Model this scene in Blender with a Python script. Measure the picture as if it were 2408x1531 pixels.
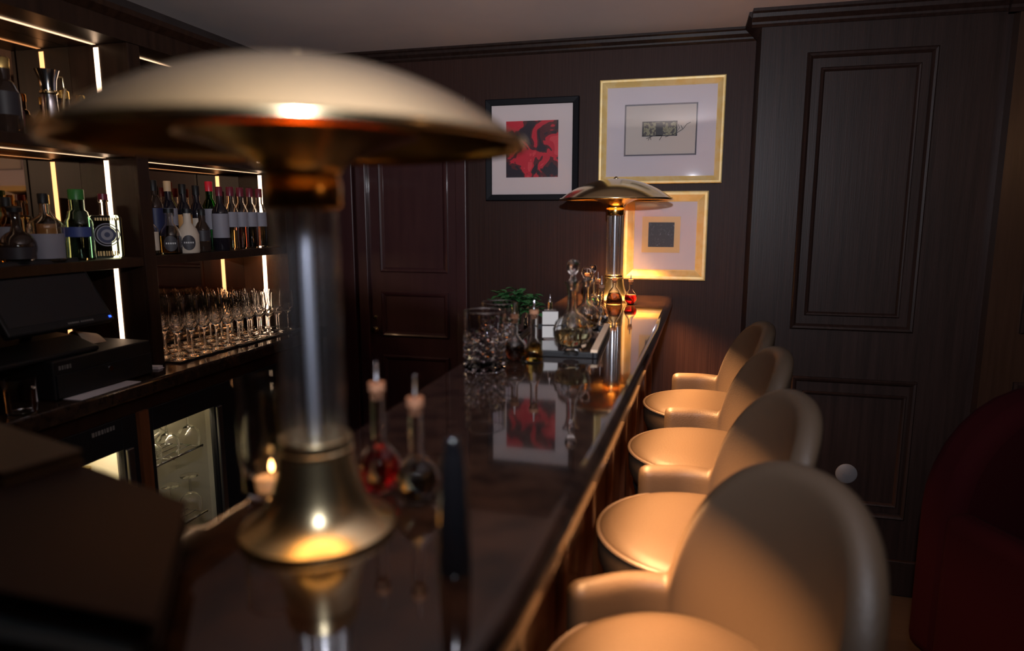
import bpy, bmesh, math, random
from mathutils import Vector, Matrix
random.seed(7)
PI = math.pi
S = bpy.context.scene
for o in list(bpy.data.objects):
    bpy.data.objects.remove(o, do_unlink=True)
COL = S.collection

# ------------------------------------------------------------------ camera
cam_d = bpy.data.cameras.new('camera')
cam = bpy.data.objects.new('camera', cam_d)
COL.objects.link(cam)
cam.location = (0, 0, 1.42)
cam.rotation_euler = (math.radians(90 - 9.1), 0, math.radians(14.55))
cam_d.sensor_width = 36.0
cam_d.lens = 1590.0 / 2408.0 * 36.0
cam_d.clip_start = 0.02
cam_d.dof.use_dof = True
cam_d.dof.focus_distance = 2.45
cam_d.dof.aperture_fstop = 1.9
S.camera = cam

# ------------------------------------------------------------------ world, exposure
w = bpy.data.worlds.new('night'); S.world = w; w.use_nodes = True
w.node_tree.nodes['Background'].inputs[0].default_value = (0.35, 0.38, 0.5, 1)
w.node_tree.nodes['Background'].inputs[1].default_value = 0.004
S.view_settings.view_transform = 'Standard'
S.view_settings.look = 'None'
S.view_settings.exposure = 0.0
S.view_settings.gamma = 1.0
S.view_settings.use_curve_mapping = False

S.cycles.max_bounces = 20; S.cycles.transmission_bounces = 20; S.cycles.glossy_bounces = 8
S.cycles.transparent_max_bounces = 64
def light(name, kind, loc, energy, color, rot=(0, 0, 0), **kw):
    d = bpy.data.lights.new(name, kind)
    d.energy = energy; d.color = color
    for k, v in kw.items(): setattr(d, k, v)
    o = bpy.data.objects.new(name, d); COL.objects.link(o)
    o.location = loc; o.rotation_euler = rot
    return o

def look_at(o, target):
    o.rotation_euler = (Vector(target) - o.location).to_track_quat('-Z', 'Y').to_euler()

# the photographer's flash, just above the camera
fl = light('flash', 'SPOT', (0.01, -0.03, 1.70), 106.0, (0.88, 0.90, 1.0), spot_size=math.radians(116), spot_blend=1.0, shadow_soft_size=0.022)
look_at(fl, (-0.05, 2.9, 1.95))
# the part of the flash that spills upward and washes the ceiling
fb = light('flash_spill', 'SPOT', (0.01, -0.05, 1.72), 46.0, (1.0, 0.95, 0.88), spot_size=math.radians(96), spot_blend=1.0, shadow_soft_size=0.03)
look_at(fb, (-0.36, 0.55, 2.14))
# warm wall lamp of the lounge, beyond the right edge of the frame
light('lounge_lamp', 'POINT', (2.0, 0.30, 1.85), 3.0, (1.0, 0.5, 0.2), shadow_soft_size=0.07)

# ------------------------------------------------------------------ materials
def nt(name):
    m = bpy.data.materials.new(name); m.use_nodes = True
    t = m.node_tree; b = t.nodes['Principled BSDF']
    return m, t, b

def mat(name, color, rough=0.5, metal=0.0, trans=0.0, ior=1.45, coat=0.0, spec=0.5, noise=None, bump=None, emit=None, sheen=0):
    """noise=(scale xyz, colour2, lo, hi) mottles the colour; bump=(scale, strength)"""
    m, t, b = nt(name)
    b.inputs['Base Color'].default_value = (*color, 1)
    b.inputs['Roughness'].default_value = rough
    b.inputs['Metallic'].default_value = metal
    b.inputs['Transmission Weight'].default_value = trans
    b.inputs['IOR'].default_value = ior
    b.inputs['Coat Weight'].default_value = coat
    b.inputs['Coat Roughness'].default_value = 0.08
    b.inputs['Specular IOR Level'].default_value = spec
    b.inputs['Sheen Weight'].default_value = sheen
    if emit:
        b.inputs['Emission Color'].default_value = (*emit[0], 1)
        b.inputs['Emission Strength'].default_value = emit[1]
    if noise or bump:
        tc = t.nodes.new('ShaderNodeTexCoord')
    if noise:
        mp = t.nodes.new('ShaderNodeMapping'); mp.inputs['Scale'].default_value = noise[0]
        nz = t.nodes.new('ShaderNodeTexNoise'); nz.inputs['Scale'].default_value = 1.0; nz.inputs['Detail'].default_value = 5
        cr = t.nodes.new('ShaderNodeValToRGB')
        cr.color_ramp.elements[0].position = noise[2]; cr.color_ramp.elements[0].color = (*color, 1)
        cr.color_ramp.elements[1].position = noise[3]; cr.color_ramp.elements[1].color = (*noise[1], 1)
        t.links.new(tc.outputs['Object'], mp.inputs[0]); t.links.new(mp.outputs[0], nz.inputs[0])
        t.links.new(nz.outputs[0], cr.inputs[0]); t.links.new(cr.outputs[0], b.inputs['Base Color'])
    if bump:
        n2 = t.nodes.new('ShaderNodeTexNoise'); n2.inputs['Scale'].default_value = bump[0]; n2.inputs['Detail'].default_value = 4
        bp = t.nodes.new('ShaderNodeBump'); bp.inputs['Strength'].default_value = bump[1]; bp.inputs['Distance'].default_value = 0.002
        if len(bump) > 2:
            m2 = t.nodes.new('ShaderNodeMapping'); m2.inputs['Scale'].default_value = bump[2]
            t.links.new(tc.outputs['Object'], m2.inputs[0]); t.links.new(m2.outputs[0], n2.inputs[0])
        else:
            t.links.new(tc.outputs['Object'], n2.inputs[0])
        t.links.new(n2.outputs[0], bp.inputs['Height']); t.links.new(bp.outputs[0], b.inputs['Normal'])
    return m

def pane_mat(name, tint=(1, 1, 1)):
    """thin flat glazing: clear with a fresnel reflection"""
    m = bpy.data.materials.new(name); m.use_nodes = True; t = m.node_tree; t.nodes.clear()
    out = t.nodes.new('ShaderNodeOutputMaterial'); mx = t.nodes.new('ShaderNodeMixShader')
    tr = t.nodes.new('ShaderNodeBsdfTransparent'); tr.inputs[0].default_value = (*tint, 1)
    gl = t.nodes.new('ShaderNodeBsdfGlossy'); gl.inputs['Roughness'].default_value = 0.03
    fr = t.nodes.new('ShaderNodeFresnel'); fr.inputs[0].default_value = 1.5
    # same reflectance from both sides of the pane
    ge = t.nodes.new('ShaderNodeNewGeometry'); mr = t.nodes.new('ShaderNodeMapRange')
    mr.inputs['To Min'].default_value = 1.5; mr.inputs['To Max'].default_value = 1 / 1.5
    t.links.new(ge.outputs['Backfacing'], mr.inputs[0]); t.links.new(mr.outputs[0], fr.inputs[0])
    t.links.new(fr.outputs[0], mx.inputs[0]); t.links.new(tr.outputs[0], mx.inputs[1]); t.links.new(gl.outputs[0], mx.inputs[2])
    t.links.new(mx.outputs[0], out.inputs[0])
    return m

def thin_glass(name, ior, rough):
    m = pane_mat(name); t = m.node_tree
    t.nodes['Glossy BSDF'].inputs['Roughness'].default_value = rough
    mr = t.nodes['Map Range']; mr.inputs['To Min'].default_value = ior; mr.inputs['To Max'].default_value = 1 / ior
    return m
def emis(name, color, strength):
    m = bpy.data.materials.new(name); m.use_nodes = True; t = m.node_tree; t.nodes.clear()
    out = t.nodes.new('ShaderNodeOutputMaterial'); e = t.nodes.new('ShaderNodeEmission')
    e.inputs[0].default_value = (*color, 1); e.inputs[1].default_value = strength
    t.links.new(e.outputs[0], out.inputs[0]); return m

M = {}
M['wallpaper'] = mat('wallpaper', (0.026, 0.010, 0.007), 0.50, spec=0.22, noise=((260, 40, 2.0), (0.045, 0.019, 0.014), 0.35, 0.68), bump=(1.0, 0.25, (420, 420, 6)))
M['panelwood'] = mat('panelwood', (0.016, 0.008, 0.006), 0.44, spec=0.28, noise=((70, 70, 3.0), (0.028, 0.014, 0.011), 0.3, 0.7), bump=(1.0, 0.15, (260, 260, 8)))
M['darkwood'] = mat('darkwood', (0.016, 0.007, 0.004), 0.38, spec=0.3, noise=((50, 50, 4.0), (0.032, 0.014, 0.008), 0.3, 0.7))
M['barwood'] = mat('barwood', (0.085, 0.025, 0.009), 0.34, noise=((60, 60, 3.0), (0.045, 0.013, 0.005), 0.3, 0.7), coat=0.3)
M['doorwood'] = mat('doorwood', (0.040, 0.013, 0.014), 0.35, noise=((40, 40, 4.0), (0.052, 0.018, 0.018), 0.3, 0.7), coat=0.2)
M['orangewood'] = mat('orangewood', (0.16, 0.055, 0.020), 0.4, noise=((50, 50, 5.0), (0.10, 0.035, 0.012), 0.3, 0.7))
M['ceiling'] = mat('ceiling', (0.72, 0.60, 0.57), 0.85, noise=((3, 3, 3), (0.68, 0.57, 0.55), 0.4, 0.6))
M['floor'] = mat('floor', (0.035, 0.020, 0.014), 0.5, noise=((6, 60, 6), (0.05, 0.03, 0.02), 0.3, 0.7))
M['plainwall'] = mat('plainwall', (0.035, 0.024, 0.022), 0.6, noise=((9, 9, 2), (0.042, 0.03, 0.028), 0.4, 0.6))
M['marble'] = mat('marble', (0.028, 0.014, 0.009), 0.045, noise=((26, 26, 26), (0.009, 0.005, 0.004), 0.38, 0.66), spec=0.85, coat=0.35)
M['counter'] = mat('counter', (0.045, 0.026, 0.016), 0.10, noise=((40, 40, 40), (0.018, 0.010, 0.007), 0.35, 0.65), spec=0.6)
M['brass'] = mat('brass', (0.84, 0.70, 0.42), 0.17, metal=1.0, bump=(9.0, 0.04))
M['brass_base'] = mat('brass_base', (0.84, 0.70, 0.42), 0.27, metal=1.0)
M['varnish'] = mat('varnish', (0.030, 0.013, 0.007), 0.30, spec=0.6, noise=((70, 70, 3.0), (0.045, 0.020, 0.011), 0.3, 0.7), bump=(1.0, 0.1, (260, 260, 8)))
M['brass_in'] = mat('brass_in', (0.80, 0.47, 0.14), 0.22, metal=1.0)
M['silver'] = mat('silver', (0.36, 0.36, 0.42), 0.30, metal=0.7)
M['chrome'] = mat('chrome', (0.80, 0.82, 0.88), 0.12, metal=1.0)
M['satin'] = mat('satin', (0.66, 0.72, 0.86), 0.36, metal=0.8)
M['steel'] = mat('steel', (0.35, 0.36, 0.38), 0.35, metal=1.0)
M['goldframe'] = mat('goldframe', (0.95, 0.66, 0.24), 0.45, metal=0.20, bump=(60.0, 0.10), noise=((30, 30, 30), (0.98, 0.74, 0.34), 0.4, 0.6))
M['blackframe'] = mat('blackframe', (0.006, 0.006, 0.009), 0.5, spec=0.2)
M['leather'] = mat('leather', (0.055, 0.037, 0.024), 0.45, bump=(240.0, 0.35), spec=0.38)
M['piping'] = mat('piping', (0.10, 0.072, 0.054), 0.4)
M['redfabric'] = mat('redfabric', (0.020, 0.001, 0.002), 0.9, spec=0.1, bump=(200.0, 0.2))
M['mat_lilac'] = mat('mat_lilac', (0.76, 0.68, 0.73), 0.8)
M['mat_white'] = mat('mat_white', (0.78, 0.67, 0.67), 0.8)
M['mat_cream'] = mat('mat_cream', (0.68, 0.60, 0.55), 0.8)
M['black'] = mat('black', (0.006, 0.006, 0.007), 0.5)
M['blackgloss'] = mat('blackgloss', (0.008, 0.008, 0.010), 0.12, coat=0.5)
M['glass'] = mat('glass', (1, 1, 1), 0.0, trans=1.0, ior=1.46)
M['cutglass'] = mat('cutglass', (0.96, 0.95, 1.0), 0.02, trans=1.0, ior=1.5)
M['stemware'] = mat('stemware', (1, 1, 1), 0.0, trans=1.0, ior=1.45)
M['crystal'] = mat('crystal', (0.97, 0.98, 1.0), 0.015, trans=1.0, ior=1.52)
M['rodglass'] = thin_glass('rodglass', 1.75, 0.16)
M['pane'] = pane_mat('pane')
M['cork'] = mat('cork', (0.36, 0.17, 0.09), 0.8, noise=((300, 300, 300), (0.25, 0.11, 0.06), 0.4, 0.6))
M['leaf'] = mat('leaf', (0.045, 0.16, 0.045), 0.5, noise=((60, 60, 60), (0.02, 0.09, 0.025), 0.3, 0.7))
M['menu'] = mat('menu', (0.014, 0.007, 0.005), 0.6, spec=0.2, bump=(180, 0.15))
M['bluecloth'] = mat('bluecloth', (0.004, 0.014, 0.024), 0.6)
M['tanleather'] = mat('tanleather', (0.045, 0.026, 0.011), 0.55)
M['paper'] = mat('paper', (0.72, 0.68, 0.72), 0.7)
M['receipt'] = mat('receipt', (0.78, 0.58, 0.40), 0.7)
M['screen'] = mat('screen', (0.006, 0.006, 0.008), 0.25, coat=0.3)
M['fridgewall'] = mat('fridgewall', (0.55, 0.52, 0.42), 0.35)
M['wax'] = mat('wax', (0.85, 0.62, 0.42), 0.5, emit=((1.0, 0.42, 0.14), 0.25))
M['flame'] = emis('flame', (1.0, 0.50, 0.16), 14.0)
M['led_v'] = emis('led_v', (1.0, 0.66, 0.42), 5.5)
M['led_h'] = emis('led_h', (1.0, 0.62, 0.36), 1.9)
M['led_bar'] = emis('led_bar', (1.0, 0.50, 0.18), 3.0)
M['led_fridge'] = emis('led_fridge', (1.0, 0.80, 0.50), 130.0)
M['led_low'] = emis('led_low', (1.0, 0.58, 0.30), 55.0)
M['led_blue'] = emis('led_blue', (0.03, 0.10, 1.0), 3.0)
M['white'] = mat('white', (0.55, 0.53, 0.50), 0.4)
M['plate'] = mat('plate', (0.16, 0.145, 0.145), 0.5)
m, t, b = nt('mirror')
b.inputs['Base Color'].default_value = (0.42, 0.26, 0.15, 1); b.inputs['Metallic'].default_value = 1.0; b.inputs['Roughness'].default_value = 0.03
M['mirror'] = m

def liquid(name, c, rough=0.0):
    M[name] = mat(name, c, rough, trans=1.0, ior=1.34)
liquid('liq_red', (0.55, 0.01, 0.02)); liquid('liq_dark', (0.03, 0.012, 0.008)); liquid('liq_brown', (0.10, 0.025, 0.01))
liquid('liq_yellow', (0.75, 0.50, 0.10)); liquid('liq_green', (0.02, 0.22, 0.14)); liquid('liq_pale', (0.85, 0.80, 0.45))
liquid('liq_pink', (0.55, 0.22, 0.18)); liquid('liq_amber', (0.75, 0.42, 0.08)); liquid('liq_clear', (0.9, 0.95, 0.95))
M['bot_green'] = mat('bot_green', (0.05, 0.30, 0.08), 0.02, trans=1.0)
M['bot_dark'] = mat('bot_dark', (0.012, 0.010, 0.014), 0.06, coat=0.6)
M['bot_smoke'] = mat('bot_smoke', (0.10, 0.06, 0.045), 0.04, trans=0.7)
M['bot_teal'] = mat('bot_teal', (0.55, 0.80, 0.70), 0.0, trans=1.0)
M['cap_red'] = mat('cap_red', (0.65, 0.02, 0.04), 0.35)
M['cap_wine'] = mat('cap_wine', (0.16, 0.015, 0.03), 0.35)
M['cap_cream'] = mat('cap_cream', (0.60, 0.42, 0.24), 0.5)
M['cap_green'] = mat('cap_green', (0.03, 0.17, 0.03), 0.4)
M['cap_gold'] = mat('cap_gold', (0.75, 0.55, 0.20), 0.25, metal=1)
M['label'] = mat('label', (0.24, 0.23, 0.27), 0.6)
M['label_cream'] = mat('label_cream', (0.58, 0.48, 0.38), 0.5)
M['label_dark'] = mat('label_dark', (0.03, 0.025, 0.03), 0.5)
M['label_blue'] = mat('label_blue', (0.04, 0.06, 0.20), 0.5)
M['label_navy'] = mat('label_navy', (0.015, 0.02, 0.07), 0.5)
M['label_gold'] = mat('label_gold', (0.75, 0.50, 0.18), 0.4)
M['label_orange'] = mat('label_orange', (0.60, 0.30, 0.10), 0.5)
M['labeltext'] = mat('labeltext', (0.55, 0.53, 0.52), 0.5)
M['dimtext'] = mat('dimtext', (0.16, 0.15, 0.14), 0.5)

# abstract print: hard-edged red and dark blotches
def ramp_mat(name, scale, stops, rough=0.5, dist=0.0):
    m, t, b = nt(name)
    tc = t.nodes.new('ShaderNodeTexCoord'); nz = t.nodes.new('ShaderNodeTexNoise')
    nz.inputs['Scale'].default_value = scale; nz.inputs['Detail'].default_value = 2.0; nz.inputs['Distortion'].default_value = dist
    cr = t.nodes.new('ShaderNodeValToRGB'); cr.color_ramp.interpolation = 'CONSTANT'
    e = cr.color_ramp.elements
    e[0].position = stops[0][0]; e[0].color = (*stops[0][1], 1)
    e[1].position = stops[1][0]; e[1].color = (*stops[1][1], 1)
    for p, c in stops[2:]:
        n = e.new(p); n.color = (*c, 1)
    t.links.new(tc.outputs['Object'], nz.inputs[0]); t.links.new(nz.outputs[0], cr.inputs[0]); t.links.new(cr.outputs[0], b.inputs['Base Color'])
    b.inputs['Roughness'].default_value = rough
    return m
M['art_red'] = ramp_mat('art_red', 13, [(0.0, (0.02, 0.008, 0.02)), (0.44, (0.10, 0.010, 0.015)), (0.50, (0.62, 0.012, 0.035)), (0.62, (0.75, 0.05, 0.07))], dist=0.8)
M['art_olive'] = ramp_mat('art_olive', 70, [(0.0, (0.05, 0.035, 0.03)), (0.47, (0.30, 0.27, 0.16)), (0.6, (0.20, 0.17, 0.10))])
M['art_dark'] = ramp_mat('art_dark', 90, [(0.0, (0.035, 0.028, 0.035)), (0.60, (0.07, 0.06, 0.07)), (0.70, (0.22, 0.2, 0.24))], dist=1.0)

# ------------------------------------------------------------------ object helpers
def obj(name, bm, m=None, parent=None, loc=None, rot=None, smooth=False, bevel=0.0, segs=2, angle=40):
    me = bpy.data.meshes.new(name)
    bmesh.ops.recalc_face_normals(bm, faces=bm.faces[:])
    bm.to_mesh(me); bm.free()
    if m is not None: me.materials.append(M[m] if isinstance(m, str) else m)
    o = bpy.data.objects.new(name, me); COL.objects.link(o)
    if parent: o.parent = parent
    if loc: o.location = loc
    if rot: o.rotation_euler = rot
    if smooth:
        me.polygons.foreach_set('use_smooth', [True] * len(me.polygons))
        me.set_sharp_from_angle(angle=math.radians(angle))
    if bevel > 0:
        mod = o.modifiers.new('bevel', 'BEVEL'); mod.width = bevel; mod.segments = segs; mod.limit_method = 'ANGLE'
        mod.angle_limit = math.radians(40)
    return o

def empty(name, loc=(0, 0, 0), rz=0.0):
    o = bpy.data.objects.new(name, None); COL.objects.link(o); o.location = loc; o.rotation_euler = (0, 0, rz)
    o.empty_display_size = 0.05
    return o

def tag(o, label, cat, group=None, kind=None):
    o['label'] = label; o['category'] = cat
    if group: o['group'] = group
    if kind: o['kind'] = kind
    return o

def struct(o): o['kind'] = 'structure'; return o

def box(bm, x0, x1, y0, y1, z0, z1):
    v = [bm.verts.new(p) for p in ((x0, y0, z0), (x1, y0, z0), (x1, y1, z0), (x0, y1, z0), (x0, y0, z1), (x1, y0, z1), (x1, y1, z1), (x0, y1, z1))]
    for f in ((0, 3, 2, 1), (4, 5, 6, 7), (0, 1, 5, 4), (1, 2, 6, 5), (2, 3, 7, 6), (3, 0, 4, 7)):
        bm.faces.new([v[i] for i in f])
def B(*boxes):
    bm = bmesh.new()
    for b_ in boxes: box(bm, *b_)
    return bm

def lathe(prof, n=48, bm=None, cx=0, cy=0, closed=False, sx=1.0, sy=1.0):
    """revolve (r,z) points; r==0 makes a pole. closed joins last to first."""
    bm = bm or bmesh.new(); rings = []
    for r, z in prof:
        if r <= 1e-6: rings.append([bm.verts.new((cx, cy, z))])
        else: rings.append([bm.verts.new((cx + sx * r * math.cos(2 * PI * i / n), cy + sy * r * math.sin(2 * PI * i / n), z)) for i in range(n)])
    pairs = list(zip(rings, rings[1:]))
    if closed: pairs.append((rings[-1], rings[0]))
    for a, b in pairs:
        if len(a) == 1 and len(b) == 1: continue
        if len(a) == 1:
            for i in range(n): bm.faces.new((a[0], b[i], b[(i + 1) % n]))
        elif len(b) == 1:
            for i in range(n): bm.faces.new((a[i], a[(i + 1) % n], b[0]))
        else:
            for i in range(n): bm.faces.new((a[i], a[(i + 1) % n], b[(i + 1) % n], b[i]))
    return bm

def tube(bm, pts, r, n=10, cap=True):
    pts = [Vector(p) for p in pts]; rings = []
    for i, p in enumerate(pts):
        d = (pts[min(i + 1, len(pts) - 1)] - pts[max(i - 1, 0)]).normalized()
        a = Vector((0, 0, 1)) if abs(d.z) < 0.9 else Vector((1, 0, 0))
        u = d.cross(a).normalized(); v = d.cross(u).normalized()
        rr = r[i] if isinstance(r, (list, tuple)) else r
        rings.append([bm.verts.new(p + u * rr * math.cos(2 * PI * k / n) + v * rr * math.sin(2 * PI * k / n)) for k in range(n)])
    for a, b in zip(rings, rings[1:]):
        for k in range(n): bm.faces.new((a[k], a[(k + 1) % n], b[(k + 1) % n], b[k]))
    if cap:
        bm.faces.new(rings[0][::-1]); bm.faces.new(rings[-1])
    return bm

def prism(bm, pts, axis, a0, a1):
    """extrude closed 2-D polygon along an axis; pts are the two other coordinates in xyz order"""
    def mk(p, a):
        if axis == 'x': return (a, p[0], p[1])
        if axis == 'y': return (p[0], a, p[1])
        return (p[0], p[1], a)
    A = [bm.verts.new(mk(p, a0)) for p in pts]; Bv = [bm.verts.new(mk(p, a1)) for p in pts]
    n = len(pts)
    for i in range(n): bm.faces.new((A[i], A[(i + 1) % n], Bv[(i + 1) % n], Bv[i]))
    bm.faces.new(A[::-1]); bm.faces.new(Bv)
    return bm

def rect_moulding(bm, x0, x1, z0, z1, y, wdt, d):
    """picture-frame style moulding on a wall facing -y; half-round-ish section"""
    sec = [(0.0, 0.0), (0.0, d * 0.6), (wdt * 0.25, d), (wdt * 0.6, d * 0.8), (wdt, d * 0.15), (wdt, 0.0)]
    rings = []
    for (cx, cz, sx, sz) in ((x0, z0, 1, 1), (x1, z0, -1, 1), (x1, z1, -1, -1), (x0, z1, 1, -1)):
        rings.append([bm.verts.new((cx + sx * o_, y - h, cz + sz * o_)) for o_, h in sec])
    for i in range(4):
        a, b = rings[i], rings[(i + 1) % 4]
        for k in range(len(sec) - 1): bm.faces.new((a[k], a[k + 1], b[k + 1], b[k]))
    return bm

# ------------------------------------------------------------------ room shell
ZC = 2.14; YB = 2.9; XL = -1.86; XR = 2.25; YF = -2.2
struct(obj('floor', B((XL - .1, XR + .1, YF - .1, YB + .1, -0.05, 0)), 'floor'))
struct(obj('ceiling', B((XL - .1, XR + .1, YF - .1, YB + .1, ZC, ZC + 0.05)), 'ceiling'))
struct(obj('wall_back', B((XL - .1, XR + .1, YB, YB + 0.1, 0, ZC)), 'wallpaper'))
struct(obj('wall_left', B((XL - .1, XL, YF - .1, YB, 0, ZC)), 'plainwall'))
struct(obj('wall_right', B((XR, XR + .1, YF - .1, YB, 0, ZC)), 'plainwall'))
struct(obj('wall_front', B((XL, XR, YF - .1, YF, 0, ZC)), 'plainwall'))

def crown(bm, x0, x1, y, h, p, ret_l=False):
    """crown moulding along x on a wall face at y (facing -y)"""
    sec = [(y, ZC), (y - p, ZC), (y - p, ZC - h * 0.18), (y - p * 0.8, ZC - h * 0.28), (y - p * 0.72, ZC - h * 0.5), (y - p * 0.35, ZC - h * 0.72), (y - p * 0.3, ZC - h * 0.85), (y - p * 0.12, ZC - h), (y, ZC - h)]
    prism(bm, sec, 'x', x0, x1)
bm = bmesh.new(); crown(bm, XL, 0.22, YB, 0.048, 0.035)
struct(obj('trim_1', bm, 'panelwood'))

# pier / panelled wall section on the right
YP = 2.68
struct(obj('wall_pier', B((0.222, 1.0, YP, YB - 0.001, 0, ZC - 0.001)), 'panelwood'))
struct(obj('wall_pier_right', B((1.0, XR - 0.001, YP - 0.05, YB - 0.001, 0, ZC - 0.001)), 'varnish'))
bm = bmesh.new(); crown(bm, 0.222 - 0.035, 1.0, YP, 0.055, 0.045)
prism(bm, [(0.222, ZC), (0.222 - 0.045, ZC), (0.222 - 0.045, ZC - 0.012), (0.222 - 0.02, ZC - 0.035), (0.222, ZC - 0.055)], 'y', YP - 0.0, YB - 0.036)
struct(obj('trim_2', bm, 'panelwood'))
bm = bmesh.new(); crown(bm, 1.0 - 0.035, XR, YP - 0.05, 0.07, 0.05); struct(obj('trim_3', bm, 'panelwood'))
bm = bmesh.new()
rect_moulding(bm, 0.378, 0.790, 1.010, 1.990, YP, 0.020, 0.016)
rect_moulding(bm, 0.425, 0.742, 1.062, 1.938, YP, 0.014, 0.012)
rect_moulding(bm, 0.395, 0.820, 0.30, 0.830, YP, 0.020, 0.016)
rect_moulding(bm, 0.437, 0.790, 0.345, 0.775, YP, 0.014, 0.012)
struct(obj('trim_4', bm, 'panelwood'))
bm = bmesh.new()
rect_moulding(bm, 1.10, 1.62, 1.030, 1.930, YP - 0.05, 0.028, 0.020)
rect_moulding(bm, 1.10, 1.62, 0.28, 0.860, YP - 0.05, 0.028, 0.020)
rect_moulding(bm, 1.74, 2.2, 1.030, 1.930, YP - 0.05, 0.028, 0.020)
struct(obj('trim_5', bm, 'panelwood'))
struct(obj('baseboard_back', B((XL, 0.222, YB - 0.02, YB, 0, 0.14)), 'panelwood', bevel=0.004))
struct(obj('baseboard_right', B((0.222, 1.0, YP - 0.018, YP, 0, 0.14)), 'panelwood', bevel=0.004))

# round wall plate on the lower panel
d = empty('wall_plate', (0.612, YP - 0.001, 0.462))
bm = lathe([(0, 0.006), (0.034, 0.006), (0.038, 0.003), (0.038, 0.0), (0, 0)], 40)
bmesh.ops.rotate(bm, verts=bm.verts, cent=(0, 0, 0), matrix=Matrix.Rotation(PI / 2, 3, 'X'))
obj('disc', bm, 'plate', d, smooth=True)
bm = bmesh.new()
for sx in (-1, 1):
    lathe([(0, 0.008), (0.004, 0.008), (0.004, 0.0055), (0, 0.0055)], 12, bm, cx=sx * 0.012)
bmesh.ops.rotate(bm, verts=bm.verts, cent=(0, 0, 0), matrix=Matrix.Rotation(PI / 2, 3, 'X'))
obj('screw', bm, 'plate', d, smooth=True)
tag(d, 'round pale grey plate low on the dark panelled wall', 'wall plate')

# door in the back wall, partly behind the big lamp
dr = struct(empty('door_1', (-1.43, YB - 0.012, 0)))
obj('frame', B((-0.05, 0.0, -0.03, 0.011, 0, 1.885), (0.43, 0.48, -0.03, 0.011, 0, 1.885), (-0.05, 0.48, -0.03, 0.011, 1.8851, 1.93)), 'doorwood', dr, bevel=0.004)
obj('leaf', B((0.001, 0.429, -0.006, 0.011, 0.004, 1.884)), 'doorwood', dr)
bm = bmesh.new()
rect_moulding(bm, 0.055, 0.385, 1.17, 1.82, -0.006, 0.022, 0.012)
rect_moulding(bm, 0.055, 0.385, 0.87, 1.08, -0.006, 0.022, 0.012)
rect_moulding(bm, 0.055, 0.385, 0.16, 0.78, -0.006, 0.022, 0.012)
obj('moulding', bm, 'doorwood', dr)
bm = lathe([(0, 0.035), (0.012, 0.034), (0.016, 0.026), (0.012, 0.018), (0.006, 0.014), (0.006, 0.004), (0.013, 0.003), (0.013, 0.0), (0, 0)], 20)
bmesh.ops.rotate(bm, verts=bm.verts, cent=(0, 0, 0), matrix=Matrix.Rotation(PI / 2, 3, 'X'))
obj('knob', bm, 'brass', dr, loc=(0.022, -0.006, 0.90), smooth=True)
bm = lathe([(0, 0.006), (0.009, 0.005), (0.010, 0.0), (0, 0)], 20)
bmesh.ops.rotate(bm, verts=bm.verts, cent=(0, 0, 0), matrix=Matrix.Rotation(PI / 2, 3, 'X'))
obj('lock', bm, 'brass', dr, loc=(0.022, -0.006, 0.955), smooth=True)
# dark panelling between the back bar and the door
struct(obj('trim_6', B((-1.86, -1.50, YB - 0.035, YB - 0.001, 0, 2.09)), 'doorwood', bevel=0.004))

# ------------------------------------------------------------------ pictures
def frame_mesh(x0, x1, z0, z1, bw, d, lip=0.55):
    """mitred, sloping frame; wall face at y=0 (in front is -y)"""
    bm = bmesh.new()
    sec = [(0.0, 0.0), (0.0, d * 0.9), (bw * 0.12, d), (bw * 0.35, d * 0.97), (bw * 0.9, d * lip), (bw, d * lip * 0.9), (bw, 0.004)]
    rings = []
    for (cx, cz, sx, sz) in ((x0, z0, 1, 1), (x1, z0, -1, 1), (x1, z1, -1, -1), (x0, z1, 1, -1)):
        rings.append([bm.verts.new((cx + sx * a, -h, cz + sz * a)) for a, h in sec])
    for i in range(4):
        a, b = rings[i], rings[(i + 1) % 4]
        for k in range(len(sec) - 1): bm.faces.new((a[k], a[k + 1], b[k + 1], b[k]))
    return bm
YW = YB - 0.001
p1 = empty('framed_print', (-0.663, YW, 1.703))
obj('frame', frame_mesh(-0.202, 0.202, -0.212, 0.212, 0.026, 0.024, 0.9), 'blackframe', p1)
obj('mount', B((-0.178, 0.178, -0.012, -0.004, -0.188, 0.188)), 'mat_white', p1)
obj('print', B((-0.112, 0.115, -0.0135, -0.0121, -0.114, 0.120)), 'art_red', p1)
obj('glazing', B((-0.176, 0.176, -0.017, -0.0155, -0.186, 0.186)), 'pane', p1)
tag(p1, 'black framed print in red and black with a wide white mount', 'picture')

p2 = empty('framed_print', (-0.129, YW, 1.7625))
obj('frame', frame_mesh(-0.246, 0.246, -0.207, 0.207, 0.030, 0.030, 0.5), 'goldframe', p2)
obj('mount', B((-0.218, 0.218, -0.010, -0.004, -0.180, 0.180)), 'mat_lilac', p2)
obj('inner_frame', frame_mesh(-0.144, 0.144, -0.095, 0.109, 0.006, 0.018, 0.9), 'silver', p2)['label'] = 'thin silver inner frame'
obj('inner_mount', B((-0.139, 0.139, -0.0125, -0.0101, -0.090, 0.104)), 'mat_cream', p2)
bm = B((-0.070, 0.065, -0.0140, -0.0126, -0.017, 0.039))
obj('print', bm, 'art_olive', p2)
bm = bmesh.new()
box(bm, -0.0705, 0.0655, -0.0148, -0.0126, 0.036, 0.040); box(bm, -0.0705, 0.0655, -0.0148, -0.0126, -0.0185, -0.0145)
box(bm, -0.0725, -0.0665, -0.0148, -0.0126, -0.0185, 0.040); box(bm, 0.0615, 0.0665, -0.0148, -0.0126, -0.0185, 0.040); box(bm, -0.018, 0.010, -0.0148, -0.0126, -0.017, 0.034)
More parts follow.
